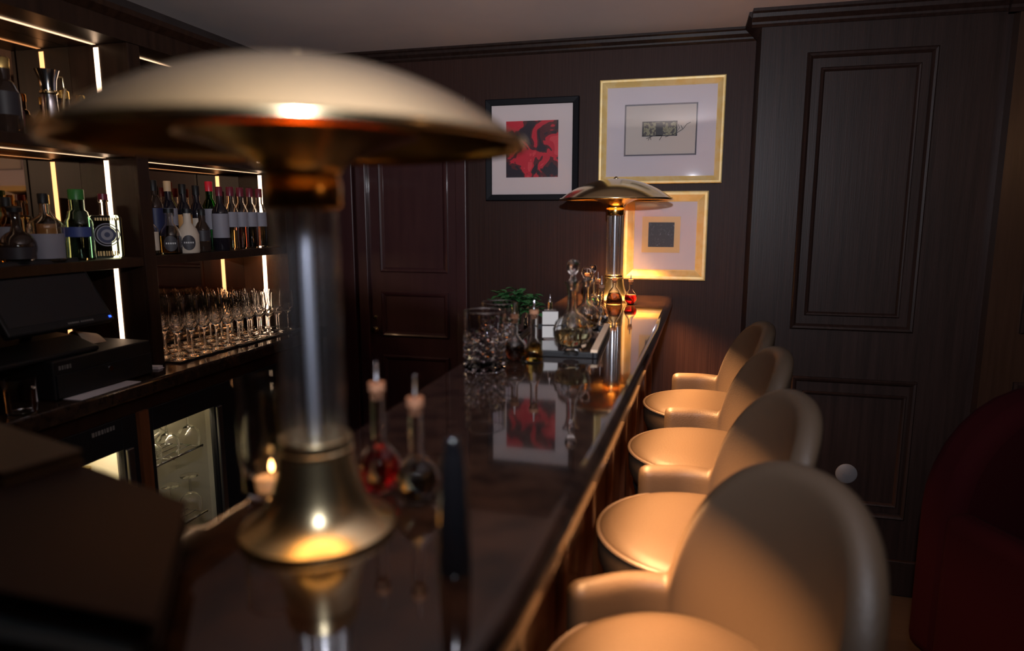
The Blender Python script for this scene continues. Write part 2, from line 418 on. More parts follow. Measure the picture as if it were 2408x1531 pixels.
for seg in (((0.02, -0.022), (0.06, -0.010), (0.09, 0.008), (0.103, 0.026), (0.118, 0.033)), ((0.06, -0.010), (0.075, 0.012), (0.07, 0.026)), ((0.088, 0.006), (0.08, 0.022)),
            ((-0.04, -0.018), (-0.047, -0.034)), ((-0.04, -0.018), (-0.036, -0.032)), ((0.008, -0.016), (-0.003, -0.034)), ((-0.055, -0.026), (-0.03, -0.018))):
    tube(bm, [(a, -0.0135, c) for a, c in seg], 0.0011, 6)
obj('drawing', bm, 'label_dark', p2)
obj('glazing', B((-0.217, 0.217, -0.021, -0.0195, -0.178, 0.178)), 'pane', p2)
tag(p2, 'large gold framed picture, upper one, with a small banknote-like print in a silver inner frame', 'picture')

p3 = empty('framed_print', (-0.0965, YW, 1.344))
obj('frame', frame_mesh(-0.167, 0.167, -0.181, 0.181, 0.042, 0.030, 0.5), 'goldframe', p3)
obj('mount', B((-0.127, 0.127, -0.010, -0.004, -0.141, 0.141)), 'mat_lilac', p3)
obj('inner_mount', B((-0.093, 0.061, -0.0125, -0.0101, -0.069, 0.079)), 'label_gold', p3)['label'] = 'gold inner mount'
obj('print', B((-0.067, 0.037, -0.0140, -0.0126, -0.046, 0.055)), 'art_dark', p3)
obj('glazing', B((-0.126, 0.126, -0.019, -0.0175, -0.140, 0.140)), 'pane', p3)
tag(p3, 'smaller gold framed picture with a nearly black square print, below the large gold one', 'picture')

# ------------------------------------------------------------------ the bar
ZB = 1.10
def bar_outline(inset=0.0):
    i = inset
    pts = [(-0.492 + i * 0.3, 2.86), (-0.492 + i * 0.3, 0.575), (-0.56, 0.55), (-1.02, 0.60), (-1.02, 0.02), (-0.55, 0.02)]
    # near end sweeps round to the long front edge
    P0, P1, P2, P3 = Vector((-0.55 + i * 0, 0.02 + i)), Vector((-0.26 - i, 0.06 + i * .7)), Vector((-0.130 - i, 0.24)), Vector((-0.120 - i, 0.58))
    for k in range(1, 13):
        t_ = k / 12; q = (1 - t_) ** 3 * P0 + 3 * (1 - t_) ** 2 * t_ * P1 + 3 * (1 - t_) * t_ ** 2 * P2 + t_ ** 3 * P3
        pts.append((q.x, q.y))
    pts += [(-0.104 - i, 0.90), (-0.090 - i, 1.30), (-0.074 - i, 1.9), (-0.052 - i, 2.86)]
    return pts
bm = bmesh.new(); prism(bm, bar_outline(), 'z', ZB - 0.045, ZB)
bt = obj('bar_counter', bm, 'marble', bevel=0.018, segs=5, smooth=True, angle=50)
tag(bt, 'long polished dark brown marble bar top running to the back wall', 'bar counter')
bm = bmesh.new()
strip = [(-0.152, 0.84), (-0.147, 0.95), (-0.135, 1.35), (-0.118, 1.95), (-0.098, 2.84)]
for (xa, ya), (xb, yb) in zip(strip, strip[1:]):
    v = [bm.verts.new(p) for p in ((xa - .008, ya, 1.052), (xa + .008, ya, 1.052), (xb + .008, yb, 1.052), (xb - .008, yb, 1.052))]; bm.faces.new(v)
o = obj('light_strip', bm, 'led_bar', bt); o['label'] = 'warm glowing strip under the bar edge'
for (xa, ya), (xb, yb) in zip(strip, strip[1:]):
    ln = math.hypot(xb - xa, yb - ya)
    lo = light('strip_light', 'AREA', ((xa + xb) / 2 + 0.004, (ya + yb) / 2, 1.0505), 13.5 * ln, (1.0, 0.50, 0.20), shape='RECTANGLE', size=0.014, size_y=ln, spread=math.radians(84))
    lo.rotation_euler = (0, math.radians(-29), -math.atan2(xb - xa, yb - ya))

bfr = empty('bar_cabinet', (0, 0, 0))
def xfront(y): return -0.205 + (y - 0.6) * 0.030
bm = bmesh.new()
prism(bm, [(-0.47, 2.86), (-0.47, 0.30), (-0.40, 0.16), (-0.30, 0.18), (-0.225, 0.35), (xfront(.6), .6), (xfront(2.86), 2.86)], 'z', 0.10, ZB - 0.0451)
obj('body', bm, 'barwood', bfr)
bm = bmesh.new()
for k in range(9):
    y = 0.46 + k * 0.285
    prism(bm, [(xfront(y) - 0.004, y), (xfront(y) + 0.016, y + 0.003), (xfront(y) + 0.016, y + 0.037), (xfront(y) - 0.004, y + 0.04)], 'z', 0.10, ZB - 0.07)
obj('stile', bm, 'barwood', bfr, bevel=0.003)
bm = bmesh.new()
prism(bm, [(xfront(.4) - .003, .4), (xfront(.4) + .02, .4), (xfront(2.86) + .02, 2.86), (xfront(2.86) - .003, 2.86)], 'z', ZB - 0.072, ZB - 0.0455)
prism(bm, [(xfront(.4) - .003, .4), (xfront(.4) + .02, .4), (xfront(2.86) + .02, 2.86), (xfront(2.86) - .003, 2.86)], 'z', 0.10, 0.22)
obj('rail', bm, 'barwood', bfr, bevel=0.003)
bm = bmesh.new(); prism(bm, [(-0.47, 2.86), (-0.47, 0.36), (-0.27, 0.40), (xfront(2.86) - .05, 2.86)], 'z', 0.0, 0.101)
obj('plinth', bm, 'darkwood', bfr)
rb = empty('return_cabinet', (0, 0, 0)); tag(rb, 'dark wooden cabinet under the menus at the near end of the bar', 'cabinet')
obj('body', B((-0.98, -0.471, 0.10, 0.40, 0.08, ZB - 0.0451)), 'darkwood', rb, bevel=0.003); obj('plinth', B((-0.96, -0.475, 0.13, 0.38, 0.0, 0.0799)), 'black', rb)
bm = tube(bmesh.new(), [(xfront(.5) + .022, .5, .22), (xfront(2.8) + .022, 2.8, .22)], 0.009, 14)
for y in (0.55, 1.3, 2.05, 2.75): tube(bm, [(xfront(y) - .002, y, .22), (xfront(y) + .022, y, .22)], 0.006, 8)
obj('foot_rail', bm, 'brass', bfr, smooth=True)
tag(bfr, 'reddish brown panelled wooden bar front lit from under the bar edge', 'bar front')

# ------------------------------------------------------------------ bar stools
def make_stool(label):
    r = empty('bar_stool')          # local -x faces the bar, origin on the floor
    zt = 0.790; R = 0.200
    prof = [(0, zt + 0.006), (R * 0.5, zt + 0.005), (R * 0.85, zt + 0.001), (R * 0.95, zt - 0.005), (R * 0.985, zt - 0.012), (R * 0.985, zt - 0.02), (R * 1.0, zt - 0.035), (R * 0.99, zt - 0.07), (R * 0.93, zt - 0.10), (R * 0.7, zt - 0.115), (0, zt - 0.115)]
    seat = obj('seat', lathe(prof, 72), 'leather', r, smooth=True, angle=60)
    rr = R * 0.992; tor = [(rr + 0.0045 * math.cos(a), zt - 0.012 + 0.0045 * math.sin(a)) for a in [2 * PI * k / 8 for k in range(8)]]
    obj('piping', lathe(tor, 72, closed=True), 'piping', seat, smooth=True)
    # wrap-round shell: U path, high at the back, low arms
    Rm = 0.212; Rx = 0.170; th = 0.024; La = 0.080
    path = []
    NA, NB = 12, 72
    for k in range(NA): path.append(('a', k / (NA - 1)))
    s_list = []
    for k in range(NA): s_list.append((-La + La * k / NA, Rm, 0.0, 1.0))          # far arm, +y side
    for k in range(NB - 7):
        a = PI / 2 - PI * k / NB
        s_list.append((Rx * math.cos(a), Rm * math.sin(a), math.cos(a), math.sin(a)))
    zb = 0.680
    bm = bmesh.new(); rings = []
    n_tot = len(s_list)
    for i, (x, y, nx, ny) in enumerate(s_list):
        if x < 0: psi = 1.0
        else: psi = abs(math.atan2(y / Rm, x / Rx)) / (PI / 2)
        arm = 0.842
        v_ = min(1.0, psi / 0.66); u = (1 - v_ ** 2.35) ** 0.74
        top = arm + 0.232 * u
        # slight outward lean of the tall back
        lean = 0.030 * u
        e = min(i, n_tot - 1 - i); k_e = min(1.0, (e + 0.35) / 4.0); f = math.sqrt(max(0.02, 1 - (1 - k_e) ** 2))
        t2 = th * f; top = top - 0.022 * (1 - f); bot = zb + 0.03 * (1 - f)
        ring = []
        prof2 = []
        prof2 += [(-t2, bot), (-t2, bot + 0.25 * (top - bot)), (-t2, bot + 0.5 * (top - bot)), (-t2, bot + 0.75 * (top - bot)), (-t2, top - t2)]
        for q in range(1, 8):
            a = PI - PI * q / 8; prof2.append((t2 * math.cos(a), top - t2 + t2 * math.sin(a)))
        prof2 += [(t2, top - t2), (t2, bot + 0.75 * (top - bot)), (t2, bot + 0.5 * (top - bot)), (t2, bot + 0.25 * (top - bot)), (t2, bot)]
        for off, z in prof2:
            h = (z - bot) / (top - bot); o_ = off + lean * h ** 1.5
            ring.append(bm.verts.new((x + nx * o_, y + ny * o_, z)))
        rings.append(ring)
    for a, b_ in zip(rings, rings[1:]):
        m_ = len(a)
        for k in range(m_): bm.faces.new((a[k], a[(k + 1) % m_], b_[(k + 1) % m_], b_[k]))
    bm.faces.new(rings[0]); bm.faces.new(rings[-1][::-1])
    sh = obj('backrest', bm, 'leather', r, smooth=True, angle=70)
    sm = sh.modifiers.new('s', 'SUBSURF'); sm.levels = 1; sm.render_levels = 1
    obj('seat_base', lathe([(0, 0.6745), (0.185, 0.6745), (0.18, 0.655), (0.05, 0.645), (0, 0.645)], 48), 'black', r, smooth=True)
    for sx in (-1, 1):
        for sy in (-1, 1):
            bm = bmesh.new()
            tube(bm, [(sx * 0.098, sy * 0.098, 0.655), (sx * 0.122, sy * 0.122, 0.0)], [0.017, 0.011], 12)
            obj('leg', bm, 'darkwood', r, smooth=True)
    bm = bmesh.new(); q = 0.111; h = 0.30
    for a, b_ in (((-q, -q), (q, -q)), ((q, -q), (q, q)), ((q, q), (-q, q)), ((-q, q), (-q, -q))):
        tube(bm, [(*a, h), (*b_, h)], 0.008, 10)
    obj('footrest', bm, 'brass', r, smooth=True)
    return r

def copy_tree(o, parent=None):
    c = o.copy(); COL.objects.link(c)
    c.parent = parent
    if parent is not None: c.matrix_parent_inverse = o.matrix_parent_inverse.copy()
    for ch in list(o.children): copy_tree(ch, c)
    return c

STOOLS = [((0.068, 2.360), 8, 'taupe leather bar stool farthest from the camera, nearest the back wall'),
          ((0.057, 1.880), 8, 'taupe leather bar stool second from the back wall'),
          ((0.036, 1.365), 14, 'taupe leather bar stool third from the back wall, its whole round seat in view'),
          ((0.018, 0.860), 33, 'nearest taupe leather bar stool, large in the lower right foreground')]
st0 = make_stool('')
for i, ((x, y), a, lab) in enumerate(STOOLS):
    s_ = st0 if i == 0 else copy_tree(st0)
    s_.location = (x, y, 0); s_.rotation_euler = (0, 0, math.radians(a))
    tag(s_, lab, 'bar stool', 'row of leather bar stools along the bar')

# ------------------------------------------------------------------ brass mushroom lamps
def make_lamp():
    r = empty('table_lamp')
    N = 96
    base = [(0, 0.0), (0.078, 0.0), (0.0795, 0.003), (0.078, 0.0065), (0.068, 0.0125), (0.058, 0.0205), (0.050, 0.031), (0.044, 0.045), (0.0395, 0.062), (0.0370, 0.078), (0.0362, 0.083), (0.0375, 0.0845), (0.0375, 0.0885), (0.0362, 0.090), (0.0362, 0.099), (0.0348, 0.101), (0, 0.101)]
    obj('base', lathe(base, N), 'brass_base', r, smooth=True, angle=30)
    g = bmesh.new(); lathe([(0.0317, 0.1012), (0.0317, 0.327), (0.0285, 0.327), (0.0285, 0.1012)], 64, g, closed=True)
    col = obj('glass_column', g, 'rodglass', r, smooth=True, angle=30)
    g = bmesh.new()
    for k in range(9):
        a = 2 * PI * k / 9; lathe([(0, 0.1012), (0.0062, 0.1012), (0.0062, 0.327), (0, 0.327)], 16, g, cx=0.0205 * math.cos(a), cy=0.0205 * math.sin(a))
    obj('glass_rods', g, 'rodglass', r, smooth=True, angle=50)
    obj('centre_rod', lathe([(0, 0.101), (0.0060, 0.101), (0.0060, 0.328), (0, 0.328)], 32), 'satin', r, smooth=True, angle=50)
    tr = [(0, 0.3275), (0.0345, 0.3275), (0.0362, 0.330), (0.0362, 0.352), (0.0345, 0.356), (0.0352, 0.360), (0.0400, 0.3665), (0.050, 0.3735), (0.066, 0.3815), (0.086, 0.3885), (0.112, 0.3945),
          (0.110, 0.3970), (0.084, 0.3915), (0.060, 0.384), (0.030, 0.372), (0, 0.368)]
    obj('trumpet', lathe(tr, N), 'brass_in', r, smooth=True, angle=40)
    R0, h, zr = 0.214, 0.078, 0.387
    Rs = (R0 ** 2 + h ** 2) / (2 * h); zc = zr + h - Rs
    out = []
    for k in range(0, 25):
        rr = R0 * k / 24 * 0.985; out.append((rr, zc + math.sqrt(Rs ** 2 - rr ** 2)))
    rim = [(0.2135, zr + 0.0045), (0.2150, zr + 0.0015), (0.2148, zr - 0.0015), (0.2128, zr - 0.0030), (0.2108, zr - 0.0022)]
    inn = [(rr, z - 0.0028) for rr, z in out[::-1]]
    # outer skin
    obj('shade', lathe(out + rim, N), 'brass', r, smooth=True, angle=60)
    obj('shade_lining', lathe([rim[-1]] + inn, N), 'brass_in', r, smooth=True, angle=60)['label'] = 'orange lit inside of the shade'
    obj('finial', lathe([(0, 0.4735), (0.004, 0.4728), (0.006, 0.470), (0.010, 0.4672), (0.013, 0.4652), (0.013, 0.4640), (0, 0.4640)], 24), 'brass', r, smooth=True)
    return r
def lamp_lights(x, y, e_disc, e_bulb):
    light('lamp_glow', 'AREA', (x, y, ZB + 0.392), e_disc, (1.0, 0.48, 0.14), shape='DISK', size=0.40, spread=math.radians(46))
    light('lamp_bulb', 'POINT', (x, y, ZB + 0.400), e_bulb, (1.0, 0.42, 0.10), shadow_soft_size=0.018)
L1 = (-0.3608, 0.5911); L2 = (-0.2767, 2.6456)
lm = make_lamp(); lm.location = (*L1, ZB)
tag(lm, 'big brass mushroom lamp in the blurred foreground of the bar', 'lamp', 'brass mushroom table lamps')
lm2 = copy_tree(lm); lm2.location = (*L2, ZB); lm2.rotation_euler = (0, 0, 0.5)
tag(lm2, 'brass mushroom lamp at the far end of the bar in front of the gold frames', 'lamp', 'brass mushroom table lamps')
lamp_lights(*L1, 0.26, 0.36)
lamp_lights(*L2, 15.0, 0.06)

# ------------------------------------------------------------------ things on the bar
def shell(outer, wall, n=48, zfloor=None, bm=None, cx=0, cy=0):
    """hollow vessel: outer profile bottom->top, offset inward by wall"""
    inner = [(max(r - wall, 0.0005), z) for r, z in outer if z > outer[0][1] + (zfloor or wall)]
    zf = outer[0][1] + (zfloor or wall)
    prof = [(0, outer[0][1])] + outer + inner[::-1] + [(max(inner[0][0] - 0.0005, 0.0003), zf), (0, zf)]
    return lathe(prof, n, bm, cx, cy)

def liquid_mesh(outer, wall, z0, z1, n=40):
    """liquid filling the vessel between z0 and z1 with tiny gap"""
    def rad(z):
        for (r0, a), (r1, b) in zip(outer, outer[1:]):
            if a <= z <= b and b > a: return r0 + (r1 - r0) * (z - a) / (b - a)
        return outer[-1][0]
    pr = [(0, z0)]
    K = 10
    for k in range(K + 1):
        z = z0 + (z1 - z0) * k / K; pr.append((max(0.001, rad(z) - wall - 0.0004), z))
    pr.append((0, z1)); return lathe(pr, n)

def dash_bottle(label, x, y, hb, rb, hn, rn, liq, level, group, ztip, conical=False):
    """small bitters bottle: body, liquid, cork, dasher tip"""
    r = empty('bitters_bottle', (x, y, ZB))
    if conical:
        out = [(rb * 0.92, 0.0), (rb, 0.004), (rb, 0.012), (rb * 0.92, hb * 0.45), (rb * 0.62, hb * 0.85), (rn, hb * 1.08), (rn, hn), (rn + 0.002, hn + 0.001), (rn + 0.002, hn + 0.004)]
    else:
        out = [(rb * 0.45, 0.0), (rb * 0.62, 0.003)]
        for k in range(1, 10):
            a = -PI / 2 + 0.55 + (PI - 1.1) * k / 10
            out.append((rb * math.cos(a), hb / 2 + hb / 2 * math.sin(a)))
        out += [(max(rn * 1.35, rb * .5), hb * 0.97), (rn * 1.05, hb * 1.12), (rn, hb * 1.2), (rn, hn), (rn + 0.002, hn + 0.001), (rn + 0.002, hn + 0.004)]
    out = [p for i_, p in enumerate(out) if i_ == 0 or p[1] > out[i_ - 1][1] - 1e-6]
    bd = obj('bottle', shell(out, 0.0016, 36, 0.004), 'glass', r, smooth=True, angle=45)
    obj('liquid', liquid_mesh(out, 0.0016, 0.0045, hb * level), liq, bd, smooth=True, angle=45)
    obj('cork', lathe([(0, hn - 0.006), (rn * 0.8, hn - 0.006), (rn * 0.85, hn + 0.004), (rn * 1.25, hn + 0.0042), (rn * 1.25, hn + 0.013), (0, hn + 0.013)], 20), 'cork', r, smooth=True)
    obj('dasher_tip', lathe([(0, hn + 0.0131), (0.0035, hn + 0.0131), (0.0036, hn + 0.0165), (0.0018, hn + 0.019), (0.0014, ztip - 0.002), (0.0005, ztip), (0, ztip)], 14), 'chrome', r, smooth=True)
    return tag(r, label, 'bitters bottle', group)

G1 = 'bitters bottles beside the big lamp'
dash_bottle('round bitters bottle of red liquid just behind the big lamp base', -0.343, 0.698, 0.055, 0.0265, 0.118, 0.0075, 'liq_red', 0.78, G1, 0.156)
dash_bottle('round bitters bottle of black liquid right of the red one', -0.289, 0.682, 0.050, 0.0255, 0.108, 0.0075, 'liq_dark', 0.80, G1, 0.147)
G2 = 'bitters bottles in the middle of the bar'
dash_bottle('round bitters bottle of dark brown liquid beside the cut glass', -0.371, 1.452, 0.052, 0.0265, 0.092, 0.008, 'liq_brown', 0.85, G2, 0.126)
dash_bottle('conical bitters bottle of amber liquid with an orange cork', -0.326, 1.452, 0.050, 0.0225, 0.104, 0.0085, 'liq_yellow', 0.85, G2, 0.140, True)
dash_bottle('small bitters bottle behind the white labelled bottle', -0.318, 1.880, 0.060, 0.022, 0.115, 0.007, 'liq_pale', 0.5, G2, 0.165)
dash_bottle('clear bitters bottle behind the stopper of the decanter', -0.243, 1.990, 0.060, 0.022, 0.110, 0.007, 'liq_clear', 0.5, G2, 0.150)
G3 = 'bitters bottles in front of the far lamp'
dash_bottle('small bitters bottle of green liquid in front of the far lamp', -0.318, 2.49, 0.040, 0.024, 0.082, 0.007, 'liq_green', 0.80, G3, 0.122)
dash_bottle('wide bitters bottle of black liquid in front of the far lamp base', -0.259, 2.51, 0.060, 0.031, 0.086, 0.008, 'liq_dark', 0.72, G3, 0.120, True)
dash_bottle('small bitters bottle of red liquid at the right of the far lamp', -0.201, 2.525, 0.050, 0.024, 0.080, 0.007, 'liq_red', 0.72, G3, 0.112)
dash_bottle('dark bitters bottle left behind the far lamp base', -0.378, 2.62, 0.060, 0.024, 0.092, 0.008, 'liq_dark', 0.80, G3, 0.130)

# crystal mixing glasses with cut facets
def mixing_glass(label, x, y, rad, h, n=24):
    r = empty('mixing_glass', (x, y, ZB))
    bm = bmesh.new(); K = 9; rings = []
    for j in range(K + 1):
        z = 0.004 + (h * 0.62) * j / K
        ring = []
        for i in range(n):
            cut = 0.0024 * (1 if (i + j) % 2 == 0 else -1) * (0 if j in (0, K) else 1)
            a = 2 * PI * i / n; ring.append(bm.verts.new(((rad + cut) * math.cos(a), (rad + cut) * math.sin(a), z)))
        rings.append(ring)
    top = []
    for rr, z in ((rad, h * 0.66), (rad, h - 0.002), (rad - 0.001, h), (rad - 0.002, h), (rad - 0.003, h - 0.002), (rad - 0.0035, h * 0.6), (rad - 0.006, h * 0.25), (rad - 0.009, 0.022), (rad - 0.016, 0.017)):
        top.append([bm.verts.new((rr * math.cos(2 * PI * i / n), rr * math.sin(2 * PI * i / n), z)) for i in range(n)])
    rings += top
    for a, b_ in zip(rings, rings[1:]):
        for i in range(n): 
            q = (a[i], a[(i + 1) % n], b_[(i + 1) % n], b_[i]); bm.faces.new(q)
    bm.faces.new(rings[-1])
    b0 = [bm.verts.new(((rad - 0.003) * math.cos(2 * PI * i / n), (rad - 0.003) * math.sin(2 * PI * i / n), 0)) for i in range(n)]
    for i in range(n): bm.faces.new((b0[i], b0[(i + 1) % n], rings[0][(i + 1) % n], rings[0][i]))
    bm.faces.new(b0[::-1])
    bmesh.ops.triangulate(bm, faces=[f for f in bm.faces if len(f.verts) == 4 and max(v.co.z for v in f.verts) < h * 0.63])
    obj('body', bm, 'cutglass', r)
    # faceted star in the base
    obj('rim', lathe([(rad - 0.003, h - 0.0005), (rad - 0.0015, h + 0.0008), (rad, h - 0.0005), (rad - 0.0015, h - 0.0015)], 48, closed=True), 'crystal', r, smooth=True)
    return tag(r, label, 'mixing glass', 'cut glass mixing glasses')
mixing_glass('cut crystal mixing glass standing in front, left on the bar', -0.409, 1.345, 0.0435, 0.127)
mixing_glass('plain topped cut mixing glass behind the front one', -0.432, 1.545, 0.0435, 0.120)

# bar spoon lying on the bar
bm = tube(bmesh.new(), [(-0.485, 1.455, ZB + 0.006), (-0.44, 1.50, ZB + 0.006), (-0.36, 1.60, ZB + 0.006)], 0.0022, 8)
o = obj('bar_spoon', bm, 'brass', smooth=True); tag(o, 'thin brass bar spoon lying behind the cut mixing glass', 'bar spoon')

# decanters
def decanter(label, x, y, s, liq, stopper='ball'):
    r = empty('decanter', (x, y, ZB))
    out = [(0.024, 0), (0.026, 0.004), (0.018, 0.012), (0.024, 0.018), (0.036, 0.028), (0.043, 0.044), (0.0435, 0.058), (0.038, 0.074), (0.026, 0.088), (0.016, 0.096), (0.0125, 0.108), (0.0115, 0.140), (0.015, 0.160), (0.021, 0.168)]
    out = [(a * s, b_ * s) for a, b_ in out]
    bd = obj('body', shell(out, 0.0022, 40, 0.018 * s), 'crystal', r, smooth=True, angle=50)
    obj('liquid', liquid_mesh(out, 0.0022, 0.0195 * s, 0.052 * s), liq, bd, smooth=True, angle=50)
    bm = bmesh.new()
    for k in range(16):
        a = 2 * PI * k / 16
        pts = [((rr + 0.0006) * math.cos(a), (rr + 0.0006) * math.sin(a), z) for rr, z in out[4:9]]
        tube(bm, pts, 0.0012 * s, 6)
    obj('cut_ribs', bm, 'crystal', bd, smooth=True)
    bm = bmesh.new()
    if stopper == 'ball':
        lathe([(0, 0.150), (0.008, 0.150), (0.010, 0.171), (0.006, 0.178), (0.006, 0.184), (0.011, 0.190), (0.0145, 0.200), (0.0145, 0.208), (0.010, 0.217), (0, 0.220)], 24, bm)
        for v in bm.verts: v.co *= s
    else:
        lathe([(0, 0.150), (0.008, 0.150), (0.010, 0.171), (0.006, 0.178), (0, 0.180)], 16, bm)
        pts = [(0.0, 0.017 * math.cos(a), 0.193 + 0.017 * math.sin(a)) for a in [2 * PI * k / 24 for k in range(25)]]
        tube(bm, pts, 0.0045, 10, cap=False)
        for v in bm.verts: v.co *= s
        bmesh.ops.rotate(bm, verts=bm.verts, cent=(0, 0, 0), matrix=Matrix.Rotation(1.2, 3, 'Z'))
    obj('stopper', bm, 'crystal', r, smooth=True, angle=50)
    return tag(r, label, 'decanter', 'crystal decanters')
decanter('cut glass decanter with a ball stopper, nearest of the decanters', -0.253, 1.530, 1.0, 'liq_pale')
decanter('decanter with a ring stopper and yellow liquid behind the ball-stoppered one', -0.262, 1.815, 0.86, 'liq_yellow', 'ring')
decanter('short clear decanter at the back of the middle group', -0.285, 2.10, 0.80, 'liq_clear')

# square bottle with white label
r = empty('square_bottle', (-0.345, 1.725, ZB), rz=0.25)
bm = B((-0.019, 0.019, -0.019, 0.019, 0, 0.075)); obj('bottle', bm, 'glass', r, bevel=0.004)
obj('label', B((-0.0205, 0.0205, -0.0200, -0.0192, 0.004, 0.034), (-0.0205, 0.0205, -0.0200, -0.0192, 0.038, 0.072)), 'white', r)
obj('neck', lathe([(0.007, 0.0751), (0.007, 0.095), (0, 0.095)], 20), 'glass', r, smooth=True)
obj('pourer', lathe([(0, 0.0951), (0.005, 0.0951), (0.004, 0.100), (0.002, 0.104), (0.0015, 0.115), (0, 0.116)], 14), 'chrome', r, smooth=True)
tag(r, 'square bottle with two white label blocks between the bitters and the decanter', 'bottle')

# serving tray under the group
r = empty('tray', (-0.315, 1.71, ZB), rz=0.04)
obj('tray_base', B((-0.10, 0.105, -0.19, 0.19, 0.0, 0.006)), 'blackgloss', r, bevel=0.002)
bm = bmesh.new()
for x0, x1, y0, y1 in ((-0.11, -0.10, -0.20, 0.20), (0.105, 0.115, -0.20, 0.20), (-0.10, 0.105, -0.20, -0.19), (-0.10, 0.105, 0.19, 0.20)): box(bm, x0, x1, y0, y1, 0, 0.014)
obj('rim', bm, 'black', r, bevel=0.002)
obj('rim_cap', B((0.1000, 0.1155, -0.2005, 0.2005, 0.0141, 0.0205)), 'receipt', r)['label'] = 'pale wooden edge along the right side of the tray'
tag(r, 'black tray with a pale edge under the decanter and bottles', 'tray')
for o in bpy.data.objects:
    if o.parent is None and o.name.startswith(('decanter', 'bitters_bottle', 'square_bottle')):
        lx, ly = o.location.x + 0.305, o.location.y - 1.70
        if -0.098 < lx < 0.10 and -0.185 < ly < 0.185: o.location.z = ZB + 0.0062

# mint in a beaker
r = empty('mint_bunch', (-0.470, 1.860, ZB))
obj('beaker', shell([(0.030, 0), (0.032, 0.003), (0.036, 0.085)], 0.002, 36, 0.006), 'glass', r, smooth=True)
bm = bmesh.new(); stems = bmesh.new()
random.seed(11)
def leaf(bm, p, d, l, w_):
    d = Vector(d).normalized(); up = Vector((0, 0, 1)); s = d.cross(up)
    if s.length < 0.05: s = Vector((1, 0, 0))
    s.normalize(); u = s.cross(d).normalized(); p = Vector(p)
    L = [(0, 0), (0.25, 0.8), (0.55, 1.0), (0.85, 0.55), (1.0, 0)]
    mid = [bm.verts.new(p + d * l * t_ - u * l * 0.25 * t_ * t_) for t_, _ in L]
    for sg in (-1, 1):
        side = [bm.verts.new(p + d * l * t_ - u * l * 0.25 * t_ * t_ + s * sg * w_ * q + u * w_ * 0.35 * q) for t_, q in L[1:4]]
        ch = [mid[0]] + side + [mid[4]]
        bm.faces.new((mid[0], mid[1], side[0])); bm.faces.new((mid[1], mid[2], side[1], side[0])); bm.faces.new((mid[2], mid[3], side[2], side[1])); bm.faces.new((mid[3], mid[4], side[2]))
for k in range(26):
    a = random.uniform(0, 2 * PI); q = random.uniform(0.0, 0.062); hz = random.uniform(0.085, 0.122) - q * 0.35
    tip = (q * 1.1 * math.cos(a), q * 1.1 * math.sin(a), hz)
    tube(stems, [(0.012 * math.cos(a), 0.012 * math.sin(a), 0.02), (0.016 * math.cos(a), 0.016 * math.sin(a), 0.085), tip], 0.0012, 5)
    for j in range(6):
        b_ = a + j * 1.1 + random.uniform(-.4, .4)
        leaf(bm, (tip[0], tip[1], tip[2] - 0.004 * j), (math.cos(b_), math.sin(b_), random.uniform(-0.3, 0.8)), random.uniform(0.022, 0.034), random.uniform(0.008, 0.012))
mt = obj('leaves', bm, 'leaf', r, smooth=True); obj('stems', stems, 'leaf', r, smooth=True)
tag(r, 'bunch of green mint leaves in a small beaker on the bar', 'mint')

# hurricane candle glass left of the lamp base
r = empty('candle_holder', (-0.462, 0.660, ZB))
gl = obj('glass', shell([(0.026, 0), (0.029, 0.003), (0.034, 0.05), (0.0345, 0.130), (0.0355, 0.136)], 0.002, 56, 0.008), 'glass', r, smooth=True)
cd = obj('tealight', lathe([(0, 0.0085), (0.0185, 0.0085), (0.0190, 0.0095), (0.0190, 0.0230), (0.0175, 0.0225), (0, 0.0220)], 32), 'wax', r, smooth=True)
obj('wick', tube(bmesh.new(), [(0, 0, 0.0215), (0.0005, 0, 0.029)], 0.0006, 6), 'black', cd)
obj('flame', lathe([(0, 0.0285), (0.0020, 0.0305), (0.0028, 0.0335), (0.0020, 0.0375), (0.0008, 0.0405), (0, 0.0420)], 16), 'flame', cd, smooth=True)
tag(r, 'tall clear glass candle holder with a burning tealight left of the big lamp', 'candle holder')

# slender black cruet right of the lamp base
r = empty('cruet', (-0.196, 0.545, ZB))
obj('body', lathe([(0, 0), (0.0150, 0), (0.0158, 0.004), (0.0140, 0.060), (0.0118, 0.100), (0.0095, 0.112), (0.0085, 0.116), (0, 0.117)], 40), 'blackgloss', r, smooth=True, angle=40)
obj('cap', lathe([(0, 0.1171), (0.0085, 0.1171), (0.0090, 0.122), (0.0060, 0.127), (0, 0.128)], 30), 'blackgloss', r, smooth=True)
tag(r, 'slender glossy black cruet on the bar right of the big lamp', 'cruet')

# menus in the lower left corner, slightly fanned
def folder(label, corners, z0, z1, m, mp):
    cx = sum(c[0] for c in corners) / 4; cy = sum(c[1] for c in corners) / 4
    r = empty('menu_folder', (cx, cy, z0)); t_ = z1 - z0; q = [(a - cx, b_ - cy) for a, b_ in corners]
    for nme, za, zb_ in (('cover', 0.0, 0.003), ('cover', t_ - 0.003, t_)):
        bm = bmesh.new(); prism(bm, q, 'z', za, zb_); obj(nme, bm, m, r, bevel=0.001)
    bm = bmesh.new(); prism(bm, [(a * 0.975, b_ * 0.975) for a, b_ in q], 'z', 0.0031, t_ - 0.0031); obj('pages', bm, mp, r)
    return tag(r, label, 'menu', 'menu folders in the lower left corner')
folder('brown menu folder uppermost of the fanned stack in the lower left corner', [(-0.457, 0.517), (-0.338, 0.345), (-0.90, 0.365), (-0.90, 0.655)], ZB + 0.0295, ZB + 0.050, 'menu', 'menu')
